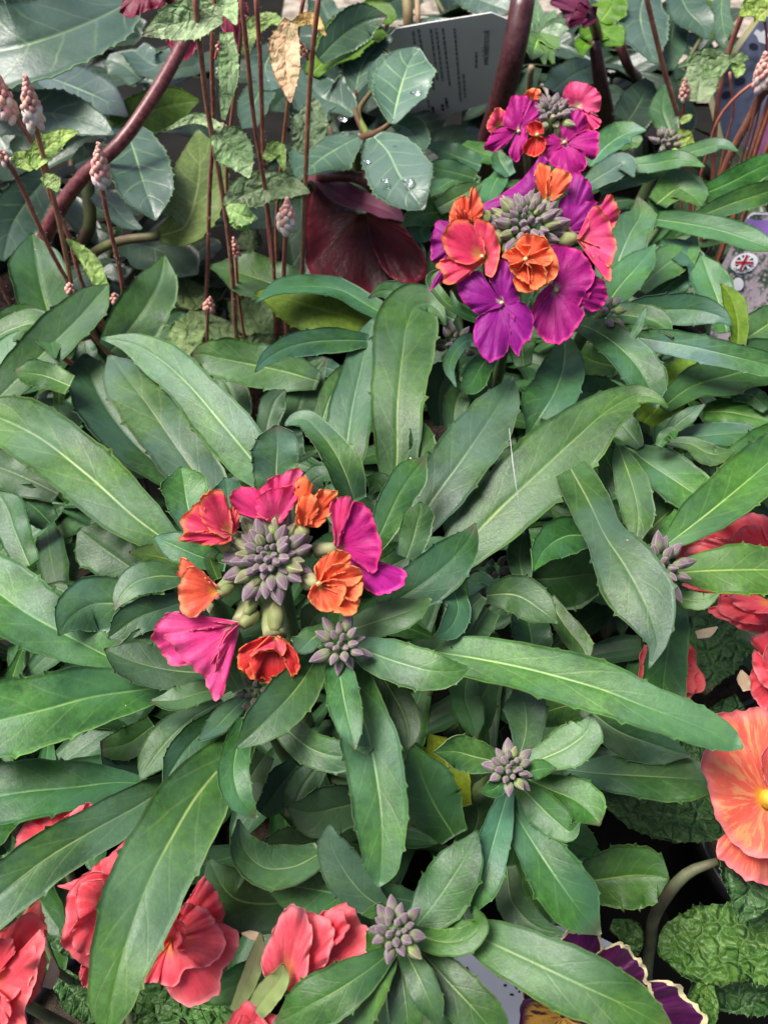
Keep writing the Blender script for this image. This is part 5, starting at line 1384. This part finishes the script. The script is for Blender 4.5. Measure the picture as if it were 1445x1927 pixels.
pxtube('stem', 'HM', [(785,-20),(786,40),(785,90)], [.13,.12,.10], [11,11,11], M_wood, color=(.9,.8,.7))
pxtube('stem', 'HM', [(738,-20),(732,30),(725,60)], [.12,.11,.09], [8,8,8], M_stemhell)
ZB = lambda X, Y: (450 + X/2.89, Y/2.89)
# drooping burgundy flower
cH = at_h(680, 430, .085); dH = depth_of(cH)
fH, _, _ = tube('flower', [np.array([.0, .47, -.008]), at_h(640, 330, .11), at_h(600, 335, .105), at_d(598, 350, dH)], [.0035, .003, .0028, .003], M_stemhell, PLANT['HM'], n=10, sub=18)
fan(fH, (650,1160), [(560,1140),(470,1070),(400,1000),(370,1090),(360,1300),(380,1480),(480,1570),(650,1590),(850,1580),(1000,1530),(1022,1440),(968,1330),(885,1225),(780,1165)], dH+.006, 0, -.001, mat='burgundy', z=ZB, ruff=.0015, bulge=-.007, jag=.008, nv=70, color=(1, 1, 1))
fan(fH, (690,1150), [(720,1330),(800,1480),(900,1545),(1012,1500),(1020,1430),(966,1330),(884,1222)], dH+.001, 0, -.001, mat='burgundy', z=ZB, ruff=.001, bulge=-.002, jag=.01, color=(1.7, 1.2, 1.4))
L('HM', [(575,322,26),(600,331,42),(630,358,42),(665,377,38),(705,388,38),(740,403,28),(758,416,5)], .104, .101, kind=(P['dusky'], P['dusky']), name='sepal', teeth=0, roll=20, wave=.15)
pz = lambda X, Y: (X/2.89, Y/2.89)
cW = at_h(260, 10, .165); dW = depth_of(cW)
fW, _, _ = tube('flower', [at_h(355, 62, .165), at_h(350, 20, .172), at_d(300, -25, dW+.004)], [.0035, .003, .003], M_stemhell, PLANT['HL'], n=10, sub=12)
fan(fW, (800,-90), [(900,-20),(850,40),(780,62),(735,88),(652,66),(665,10),(680,-60)], dW, 0, -.002, mat='wine', z=pz)
fan(fW, (900,-60), [(860,60),(880,160),(920,250),(960,290),(1020,320),(1060,280),(1060,100),(1020,-20)], dW+.006, 0, .002, mat='wine', z=pz)
fan(fW, (1220,-90), [(1180,0),(1195,120),(1240,220),(1280,280),(1300,200),(1312,60),(1310,-40)], dW+.006, 0, .004, mat='wine', z=pz)
fan(fW, (1200,-90), [(1320,-40),(1350,60),(1340,110),(1300,80),(1290,-40)], dW+.004, 0, .004, mat='wine', z=pz)
cK = at_h(1085, 25, .15); dK = depth_of(cK)
z5 = lambda X, Y: (980 + X/5.453, Y/5.453)
fK, _, _ = tube('flower', [at_h(1125, 70, .13), at_h(1118, 45, .14), at_d(1112, 30, dK+.004)], [.003, .003, .003], M_stemhell, PLANT['HR'], n=10, sub=10)
fan(fK, (740,150), [(700,20),(640,-60),(480,-80),(320,-20),(300,20),(380,80),(460,180),(480,270),(560,250)], dK+.002, 0, -.002, mat='dusky', z=z5, color=(.9, .7, .9))
fan(fK, (760,160), [(690,60),(600,20),(560,90),(500,200),(490,280),(600,250),(700,200)], dK, 0, -.003, mat='wine', z=z5, color=(.6, .8, 1))
fan(fK, (770,170), [(790,60),(740,60),(660,170),(630,280),(700,260),(780,200)], dK, 0, -.005, mat='wine', z=z5, color=(.5, .8, .9))

# ------------------------------------------------------------------ foamflowers
def ball(name, mat):
    me = bpy.data.meshes.new(name)
    v, f = [], []
    nu, nv = 6, 8
    for i in range(nu):
        t = math.pi*(0.02 + 0.96*i/(nu-1))
        for j in range(nv):
            a = 2*math.pi*j/nv
            v.append((math.sin(t)*math.cos(a)*.5, math.sin(t)*math.sin(a)*.5, -math.cos(t)*.62))
    for i in range(nu-1):
        for j in range(nv):
            k = (j+1) % nv
            f.append((i*nv+j, i*nv+k, (i+1)*nv+k, (i+1)*nv+j))
    f.append(tuple(range(nv))[::-1]); f.append(tuple((nu-1)*nv+j for j in range(nv)))
    me.from_pydata(v, [], f); me.materials.append(mat)
    me.polygons.foreach_set('use_smooth', np.ones(len(f), dtype=bool))
    return me
FB, FO = ball('bud', M_foambud), ball('open_bud', M_foamopen)

def hairs(parent, pts, rad, n, ln=.0016):
    v, f = [], []
    T = unit(np.gradient(pts, axis=0))
    for _ in range(n):
        i = rng.randrange(1, len(pts)-1)
        s = rng.random()
        p = pts[i]*(1-s) + pts[i+1]*s if i+1 < len(pts) else pts[i]
        r_ = nrg.normal(size=3)
        d = unit(r_ - T[i]*np.dot(r_, T[i]))
        a = p + d*rad[i]*.9
        tip = a + d*ln*rng.uniform(.5, 1.2) + T[i]*ln*rng.uniform(-.3, .3)
        s1 = unit(np.cross(d, T[i]))*.00007; s2 = T[i]*.00007
        k = len(v)
        v += [tuple(a+s1), tuple(a-s1*.5+s2), tuple(a-s1*.5-s2), tuple(tip)]
        f += [(k, k+1, k+3), (k+1, k+2, k+3), (k+2, k, k+3)]
    me = bpy.data.meshes.new('stem_hairs')
    org = pts[0]
    me.from_pydata([(a-org[0], b-org[1], c-org[2]) for a, b, c in v], [], f)
    me.materials.append(M_hair)
    o = link('stem_hairs', me, parent, org)
    o['kind'] = 'stuff'
    return o

def fstem(K, pts, Y, wpx, color=(1, 1, 1), hair=True, spike=None, foot=True):
    """Upright stem standing at distance Y; spike = (pixel length, pixel width, buds, share of open ones)."""
    q = [at_Y(x, y, Y) for x, y in pts]
    q = q[::-1]                                     # foot first
    if foot:
        f0 = q[0].copy(); f0[2] = -.006
        bx, by, br = BASES[K]
        d = np.array([f0[0]-bx, f0[1]-by]); dl = np.linalg.norm(d)
        if dl > br*.8:
            d = d/dl*br*.8; f0[0], f0[1] = bx+d[0], by+d[1]
        q = [f0] + q
    r = [wpx/2*depth_of(at_Y(*pts[0], Y))/FPX]*len(q)
    if spike: r[-1] *= .6
    o, p, rr = tube('flower_stem' if spike else 'stem', q, r, M_stemfoam, PLANT[K], n=8, color=color, sub=34)
    if hair: hairs(o, p, rr, 260)
    if spike:
        ln, wd, n, op = spike
        top = p[-1]; sc = depth_of(top)/FPX
        T = unit(p[-1]-p[-3])
        e1 = unit(np.cross(T, [0, 1, .2])); e2 = np.cross(T, e1)
        for i in range(n):
            t = i/(n-1)
            sz = (5.5 + 5.0*t)*sc*wd/26*rng.uniform(.9, 1.15)
            a = i*2.39996
            rr_ = (wd*.5*(.12 + .88*math.sin(min(1, t*1.25)*math.pi/2)) - sz/sc*.45)*sc
            rr_ = max(rr_, .0002)
            pos = top - T*(ln*t*sc) + (e1*math.cos(a)+e2*math.sin(a))*rr_
            open_ = t > 1-op
            b = bpy.data.objects.new('bud', FO if open_ and rng.random() < .8 else FB)
            COL.objects.link(b); b.parent = o
            b.location = Vector(pos) - o.location - PLANT[K].location
            b.rotation_euler = (rng.uniform(-.6, .6), rng.uniform(-.6, .6), 0)
            b.scale = (sz*1.05, sz*1.05, sz*(1.35 if open_ else 1.1))
            k = rng.uniform(.85, 1.12)
            b.color = (k, k*rng.uniform(.88, 1.1), k, 1)
    return o
K = 'FL'
fstem(K, [(365,-20),(378,100),(390,200),(415,340),(434,480),(446,645)], .335, 11.5)
fstem(K, [(404,-20),(399,130),(402,225),(395,350),(391,500),(388,570)], .350, 9.5, color=(.8,.7,.8))
fstem(K, [(452,-20),(465,100),(480,240),(495,330),(512,460),(520,640)], .342, 9.5, color=(1,.85,.9))
fstem(K, [(481,-20),(490,120),(494,240),(503,400),(515,520)], .352, 9.5, color=(1.1,.85,.95))
fstem(K, [(601,-20),(590,80),(582,175),(576,311),(569,500),(566,560)], .340, 10.5, color=(1.15,1.1,1))
fstem(K, [(455,40),(448,130),(436,220),(428,300)], .365, 7.5, color=(.9,.8,.8), hair=False)
fstem(K, [(574,-20),(560,60),(542,190),(530,300),(520,420)], .358, 8, color=(1.1,1,.9), hair=False)
fstem(K, [(541,375),(538,432),(534,520)], .330, 9, color=(1.2,1,1), hair=False, spike=(62, 38, 34, .45))
fstem(K, [(48,143),(64,225),(86,311),(107,398),(128,500),(140,560)], .325, 10.5, color=(1.3,1.4,1.2), spike=(92, 40, 46, .35))
fstem(K, [(186,270),(192,353),(208,432),(224,500),(234,560)], .315, 9, color=(1.1,.85,.85), spike=(80, 38, 42, .15))
fstem(K, [(-6,135),(8,190),(40,235),(72,290),(95,370),(128,440),(150,520)], .335, 9.5, color=(1.3,1.1,1.1), spike=(85, 40, 36, .4))
fstem(K, [(-12,275),(8,295),(38,346),(69,415),(95,470)], .325, 9.5, color=(1.0,.85,.9), spike=(40, 24, 14, .3))
fstem(K, [(-20,500),(0,530),(20,570)], .315, 11, color=(.9,.7,.8))
fstem(K, [(440,448),(444,480),(446,520)], .338, 6, color=(1.5,.9,1), hair=False, spike=(38, 20, 20, 0))
fstem(K, [(396,560),(392,585),(390,620)], .33, 6, hair=False, spike=(28, 24, 18, 0))
fstem(K, [(131,533),(132,550),(135,580)], .31, 5, hair=False, spike=(18, 20, 12, 0))
fstem(K, [(216,552),(217,570),(220,600)], .31, 5, hair=False, spike=(16, 20, 12, 0))
fstem(K, [(566,78),(574,100),(580,112)], .338, 6, color=(1.6,.8,1), hair=False, spike=(22, 16, 12, 0), foot=False)
fstem(K, [(412,78),(410,90),(405,110)], .348, 5, color=(1.6,.8,1), hair=False, spike=(14, 12, 8, 0), foot=False)
fstem(K, [(420,232),(422,245),(424,262)], .348, 6, color=(1.6,.8,1), hair=False, spike=(16, 18, 12, 0), foot=False)
PALE = (1.15, 1.15, 1.25)
def FLf(K, pts, Y, tint=(1, 1, 1), roll=0, serr=0, tooth=None):
    """Foamflower leaf on a stem at distance Y: take each point's height from that upright plane."""
    p = np.asarray(pts, float)
    h0 = at_Y(p[0, 0], p[0, 1], Y)[2]; h1 = at_Y(p[-1, 0], p[-1, 1], Y)[2]
    L(K, pts, h0, h1 + (h0-h1)*.45, kind='foam', tint=tint, roll=roll, fold=.2, wave=.1, serr=serr, tooth=tooth, vw=.75)
FLf(K, [(418,28,30),(375,34,76),(322,45,66),(268,66,4)], .335, PALE)
FLf(K, [(403,248,26),(430,272,72),(455,305,52),(469,334,4)], .335, (.85,.95,.9))
FLf(K, [(418,242,18),(370,222,20),(314,243,4)], .335, PALE)
FLf(K, [(424,388,22),(460,365,62),(510,350,56),(560,355,32),(583,362,4)], .330, PALE)
FLf(K, [(428,386,12),(455,404,42),(484,410,4)], .33, (1.2,1.3,1.0))
FLf(K, [(432,392,12),(455,418,36),(468,434,4)], .33, (1.1,1.25,.9))
FLf(K, [(548,38,26),(536,80,56),(540,140,46),(547,192,4)], .34, (2.0,1.05,1.3))
FLf(K, [(550,46,14),(585,34,26),(613,66,4)], .34, (2.2,1.15,.9))
FLf(K, [(58,312,26),(85,280,46),(120,255,28),(147,247,4)], .32, (1.3,1.35,.8))
FLf(K, [(62,318,14),(40,300,36),(20,298,4)], .32, (1.2,1.25,.7))
FLf(K, [(80,330,14),(100,345,30),(108,360,4)], .32, (1.1,1.15,.8))
FLf(K, [(192,540,26),(172,497,32),(150,470,22),(124,449,4)], .31, (1.1,1.2,.7))
FLf(K, [(426,60,26),(430,130,40),(420,225,8)], .355, (.85,.95,.9))
FLf(K, [(560,285,30),(585,230,66),(595,185,8)], .37, (.75,.8,.85))
FLf(K, [(500,300,20),(520,280,30),(535,320,5)], .345, (.9,1.0,.6))
FLf(K, [(462,100,18),(478,48,34),(520,38,20),(530,50,4)], .36, (1.1,1.1,.8))
FLf(K, [(395,20,30),(420,8,50),(445,45,5)], .36, PALE)
for pts, tn in [([(372,585,30),(400,630,90),(430,680,60)], (.6,.65,.55)), ([(372,585,30),(350,640,70),(360,700,30)], (.7,.75,.6)), ([(375,580,30),(350,545,60),(340,520,8)], (.55,.6,.4)), ([(500,640,30),(470,590,80),(440,560,30)], (.6,.7,.55)), ([(520,640,30),(490,660,70),(440,690,30)], (.6,.65,.55)), ([(460,470,30),(470,450,46),(480,430,10)], (.5,.55,.5))]:
    L(K, pts, .055, .06, kind='foam', tint=tn, serr=7)
K = 'FR'
fstem(K, [(1213,-20),(1232,60),(1252,140),(1278,230),(1290,290)], .46, 10, color=(1,.9,.9))
fstem(K, [(1290,148),(1287,190),(1283,225)], .46, 5, color=(1.2,.7,.8), hair=False, spike=(38, 22, 26, .1))
fstem(K, [(1470,150),(1440,170),(1412,220),(1375,290),(1345,370)], .43, 16, color=(.85,.75,.75))
fstem(K, [(1500,40),(1450,180),(1420,270),(1390,370)], .425, 10, color=(1.1,.95,.95), hair=False)
fstem(K, [(1480,120),(1430,260),(1405,340)], .42, 9, color=(1.2,1,.9), hair=False)
fstem(K, [(1500,160),(1455,250),(1420,350)], .415, 9, color=(1.2,1,.9), hair=False)
fstem(K, [(1470,130),(1400,168),(1360,210),(1330,290)], .43, 6, color=(1.2,.9,.9), hair=False)
fstem(K, [(1373,135),(1376,170),(1380,200),(1365,270)], .45, 5, color=(1.6,1.3,1.3), hair=False)
fstem(K, [(1412,-20),(1395,30),(1380,70)], .50, 11, color=(1,.8,.9), hair=False)
fstem(K, [(1435,20),(1442,60),(1440,120)], .44, 5, color=(.8,.6,.7), hair=False)
fstem(K, [(1440,100),(1437,140),(1425,190)], .428, 6, hair=False, spike=(60, 38, 38, .4))
FLf(K, [(1370,108,14),(1330,105,30),(1275,125,4)], .46, (.7,.8,.75))
FLf(K, [(1372,112,14),(1340,130,40),(1322,146,4)], .455, (.9,1,.9))
FLf(K, [(1372,110,12),(1390,108,22),(1409,108,4)], .455, (.9,1,.85))
FLf(K, [(1375,115,12),(1390,130,26),(1386,146,4)], .455, (.9,1,.6))
FLf(K, [(1310,190,50),(1315,150,70),(1300,110,8)], .48, (.7,.72,.75))
FLf(K, [(1445,15,50),(1415,15,46),(1392,28,5)], .44, (1.1,1.1,.5))
FLf(K, [(1272,250,20),(1290,262,34),(1306,272,4)], .44, (1.3,1.3,.5))
FLf(K, [(1280,230,8),(1295,220,12),(1302,215,3)], .44, (1.3,1.3,.8))
for px, py in [(1400,330),(1330,330),(1440,250)]:
    x, y = at_px(px, py, .03)
    shoot(K, x, y, .04, 8, lr=(.03, .05), wr=(.02, .03), zmax=.06, kind='hell', tint=(1.2, 1.1, .8))
# lower foamflower leaves round the left pot
for px, py in [(400,560),(480,520),(330,480)]:
    x, y = at_px(px, py, .03)
    shoot('FL', x, y, .03, 8, lr=(.03, .05), wr=(.02, .03), zmax=.045, kind='hell', tint=(1.1, 1.0, .7))

# ------------------------------------------------------------------ plant labels
def card(name, pix, p0, n, mat, parent=None, thick=.0006, off=0.0):
    n = unit(n)
    q = [at_plane(x, y, np.asarray(p0) + n*off, n) for x, y in pix]
    return card3(name, q, n, mat, parent, thick)
def card3(name, q, n, mat, parent=None, thick=.0006):
    q = [np.asarray(a) for a in q]
    org = q[0]
    v = [tuple(a-org) for a in q] + [tuple(a-org-n*thick) for a in q]
    m = len(q)
    f = [tuple(range(m)), tuple(range(2*m-1, m-1, -1))] + [(i, m+i, m+(i+1) % m, (i+1) % m) for i in range(m)]
    me = bpy.data.meshes.new(name)
    me.from_pydata(v, [], f); me.materials.append(mat)
    me.validate(); me.update()
    return link(name, me, parent, org)
def text(name, body, c, right, up, n, size, mat, parent):
    cu = bpy.data.curves.new(name, 'FONT'); cu.body = body; cu.size = 1.0; cu.align_x = 'CENTER'; cu.align_y = 'CENTER'; cu.resolution_u = 3
    tmp = bpy.data.objects.new(name, cu); COL.objects.link(tmp)
    bpy.context.view_layer.update()
    me = bpy.data.meshes.new_from_object(tmp.evaluated_get(bpy.context.evaluated_depsgraph_get()))
    bpy.data.objects.remove(tmp)
    me.name = name
    for v in me.vertices:
        p = (right*v.co.x*size[0] + up*v.co.y*size[1])
        v.co = Vector(p)
    me.materials.clear(); me.materials.append(mat)
    return link(name, me, parent, c + n*.0003)
def dashes(name, p0, n, lines, mat, parent, w):
    """Rows of print too small to read: short bars with gaps, joined."""
    v, f = [], []
    q0 = None
    n = unit(n)
    for (x0, y0), (x1, y1) in lines:
        a, b = at_plane(x0, y0, p0, n), at_plane(x1, y1, p0, n)
        d = unit(b-a); s = np.cross(n, d)*w/2
        ln = np.linalg.norm(b-a); t = 0
        while t < ln:
            e = min(t + rng.uniform(.0012, .0042), ln)
            k = len(v)
            for pp in (a+d*t-s, a+d*e-s, a+d*e+s, a+d*t+s):
                if q0 is None: q0 = pp
                v.append(tuple(pp+n*.0003-q0))
            f.append((k, k+1, k+2, k+3)); t = e + rng.uniform(.0004, .0009)
    me = bpy.data.meshes.new(name); me.from_pydata(v, [], f); me.materials.append(mat)
    return link(name, me, parent, q0)

# tall white hellebore label seen from its shaded back
n1 = unit(np.array([-.10, -1.0, -.42])); p1 = at_Y(850, 110, .52)
lab = thing('plant_label', 'large white plastic label with rows of small print standing behind the wet hellebore leaves', 'label', tuple(at_plane(850, 240, p1, n1) - np.array([0, 0, .06])))
card('card', [(722,78),(745,53),(800,43),(850,35),(925,23),(962,38),(948,110),(935,188),(862,210),(790,241),(728,250)], p1, n1, M_card1, lab)
ba, bb = at_plane(800, 235, p1, n1), at_plane(840, 222, p1, n1)
foot = np.array([0, 0, -.085])
card3('stake', [ba+n1*.0007, bb+n1*.0007, bb+foot*np.array([1, 1, 1])+np.array([-.004, -.0, 0]), ba+foot+np.array([.004, 0, 0])], n1, M_card1, lab)
T6 = lambda X, Y: (720+X/6.02, 10+Y/6.02)
dashes('print_lines', p1, n1, [(T6(*a), T6(*b)) for a, b in [((345,280),(365,440)),((405,260),(450,520)),((545,260),(620,840)),((605,250),(680,850)),((680,250),(760,900)),((815,250),(885,1080)),((915,770),(935,1040)),((1062,520),(1060,700)),((555,690),(580,960)),((510,1060),(530,1150))]], M_inkg, lab, .0012)
dashes('print_lines', p1, n1, [(T6(*a), T6(*b)) for a, b in [((515,1180),(540,1255)),((565,1140),(580,1225)),((675,1110),(685,1185)),((715,1040),(735,1160))]], M_ink, lab, .0016)
ca, cb = at_plane(*T6(1165, 690), p1, n1), at_plane(*T6(1170, 250), p1, n1)
rt_ = unit(cb-ca)
text('web_address', 'www.hellebore.co.uk', (ca+cb)/2, rt_, np.cross(n1, rt_), n1, (np.linalg.norm(cb-ca)/9.6, .0062), M_ink, lab)

# lavender label with a flower picture and a round flag badge
n2 = unit(np.array([-.15, -1.0, .75])); p2 = at_h(1410, 470, .078)
lab2 = thing('plant_label', 'lavender-topped label with flower photo and round union flag badge', 'label', tuple(at_plane(1410, 640, p2, n2) - np.array([0, 0, .02])))
card('card', [(1390,440),(1408,405),(1417,398),(1500,401),(1500,640),(1335,640),(1357,500)], p2, n2, M_photo, lab2)
card('band', [(1391,438),(1405,412),(1500,417),(1500,450),(1440,446),(1388,443)], p2, n2, M_lav, lab2, .0002, .0003)
card('rim', [(1405,411),(1410,403),(1418,399),(1500,402),(1500,406),(1419,403),(1412,406),(1408,411)], p2, n2, M_white, lab2, .0002, .0003)
def disc(name, cx, cy, rx, ry, rot, mat, off, parent, p0, n, m=28):
    pts = []
    for i in range(m):
        a = 2*math.pi*i/m
        X, Y = rx*math.cos(a), ry*math.sin(a)
        pts.append((cx+X*math.cos(rot)-Y*math.sin(rot), cy+X*math.sin(rot)+Y*math.cos(rot)))
    return card(name, pts, p0, n, mat, parent, .0002, off)
BX = lambda X, Y: (1345+X/8.38, 390+Y/8.38)
bd = disc('badge', *BX(465, 875), 26.5, 18, -.35, M_white, .0008, lab2, p2, n2)
disc('flag', *BX(465, 862), 17.5, 13, -.3, M_navy, .0011, bd, p2, n2)
for a, b, w in [(BX(345,960), BX(590,770), 4), (BX(395,760), BX(540,965), 4)]:
    dx, dy = b[0]-a[0], b[1]-a[1]; l = math.hypot(dx, dy); px_, py_ = -dy/l*w/2, dx/l*w/2
    card('saltire', [(a[0]+px_, a[1]+py_), (b[0]+px_, b[1]+py_), (b[0]-px_, b[1]-py_), (a[0]-px_, a[1]-py_)], p2, n2, M_white, bd, .0002, .0014)
for w, m, off in ((8.5, M_white, .0017), (4.6, M_red, .0020)):
    for a, b in [(BX(325,862), BX(608,872)), (BX(515,750), BX(405,980))]:
        dx, dy = b[0]-a[0], b[1]-a[1]; l = math.hypot(dx, dy); px_, py_ = -dy/l*w/2, dx/l*w/2
        card('cross', [(a[0]+px_, a[1]+py_), (b[0]+px_, b[1]+py_), (b[0]-px_, b[1]-py_), (a[0]-px_, a[1]-py_)], p2, n2, m, bd, .0002, off + (.0001 if a[1] > b[1] else 0))
ga, gb = at_plane(*BX(285, 985), p2, n2), at_plane(*BX(505, 1000), p2, n2)
r2 = unit(gb-ga)
text('badge_word', 'GROWN', (ga+gb)/2 + n2*.0009, r2, np.cross(n2, r2), n2, (np.linalg.norm(gb-ga)/3.6, .0026), M_ink, bd)
disc('badge', *BX(370, 1210), 12, 14, 0, M_navy, .0008, lab2, p2, n2)
disc('badge', *BX(368, 1210), 10.5, 12.5, 0, M_white, .0011, lab2, p2, n2)

# slate-blue label with a cream edge
n3 = unit(np.array([-.25, -1.0, .25])); p3 = at_Y(1390, 170, .56)
lab3 = thing('plant_label', 'slate blue picture label with cream border behind the leaning foamflower stems', 'label', tuple(at_plane(1400, 300, p3, n3) - np.array([0, 0, .03])))
card('card', [(1328,170),(1380,88),(1425,24),(1520,10),(1520,330),(1372,330),(1352,268)], p3, n3, M_cream, lab3)
card('picture', [(1341,172),(1390,92),(1433,32),(1520,18),(1520,328),(1385,328),(1362,262)], p3, n3, M_slate, lab3, .0003, .0005)
card('flower_print', [(1418,62),(1424,54),(1432,60),(1440,55),(1448,66),(1440,82),(1428,78),(1424,68)], p3, n3, M_white, lab3, .0002, .0008)
disc('print_fold', 1418, 86, 9, 6, .2, M_navy, .0008, lab3, p3, n3)
disc('print_fold', 1366, 178, 10, 7, -.5, M_navy, .0008, lab3, p3, n3)
disc('print_fold', 1392, 152, 11, 8, -.3, M_navy, .0008, lab3, p3, n3)
card('pink_corner', [(1425,270),(1436,235),(1460,215),(1520,215),(1520,300),(1420,300)], p3, n3, plain('pink_print', (.45, .15, .32), bump=0), lab3, .0002, .0009)

# white label lying under the lowest leaves
n4 = unit(np.array([.1, -.25, 1.0])); p4 = at_h(950, 1850, .055)
lab4 = thing('plant_label', 'white label with tiny print lying between the pansy and the lowest bud rosette', 'label', tuple(p4))
card('card', [(800,1760),(860,1735),(1090,1745),(1180,1790),(1160,1980),(810,1990)], p4, n4, M_card, lab4)
card('print_block', [(867,1824),(880,1820),(886,1834),(873,1838)], p4, n4, M_ink, lab4, .0002, .0003)
dashes('print_lines', p4, n4, [((936,1838),(942,1838)),((947,1855),(953,1855)),((959,1872),(966,1873)),((966,1850),(972,1862)),((975,1866),(978,1868)),((850,1803),(864,1798))], M_ink, lab4, .0006)
# thin dark rim of the carrying tray edge between the leaves
tr = card('tray_edge', [(1188,541),(1325,556),(1345,570),(1320,575),(1190,556)], at_h(1260, 556, .092), unit(np.array([0, -.5, 1])), M_pot)
tag(tr, 'black plastic tray edge showing between the silvery wallflower leaves', 'tray')

# ------------------------------------------------------------------ small things
for i, (x, y, h, r, lab_) in enumerate([(768,339,.1375,10,'largest water drop on the broad wet hellebore leaf'),(746,277,.1335,6,'small round water drop near the base of the broad wet hellebore leaf'),
        (724,338,.1365,7,'water drop at the side edge of the broad wet hellebore leaf'),(782,173,.145,9,'water drop on the upright notched hellebore leaf'),(645,222,.1305,9,'water drop at the edge of the hellebore leaf beside the foamflower stem'),
        (690,302,.1345,6,'small water drop on the margin of the broad wet hellebore leaf')]):
    c = at_h(x, y, h); s = r*depth_of(c)/FPX
    prof = [(s*math.cos(a)*1.0, s*.5*math.sin(a)) for a in np.linspace(-1.2, math.pi/2-.01, 9)]
    o = link('water_drop', lathe_mesh('water_drop', prof, M_water, 18), None, c)
    o.scale = (1.15, .9, 1)
    tag(o, lab_, 'water drop', 'water drops on the hellebore leaves')
th, _, _ = tube('spider_thread', [at_h(958, 806, .142), at_h(966, 880, .139), at_h(986, 1005, .118)], [.00007, .00009, .00010], M_web, None, n=6, sub=14)
tag(th, 'fine white spider thread stretched across the broad wallflower leaf', 'spider thread')
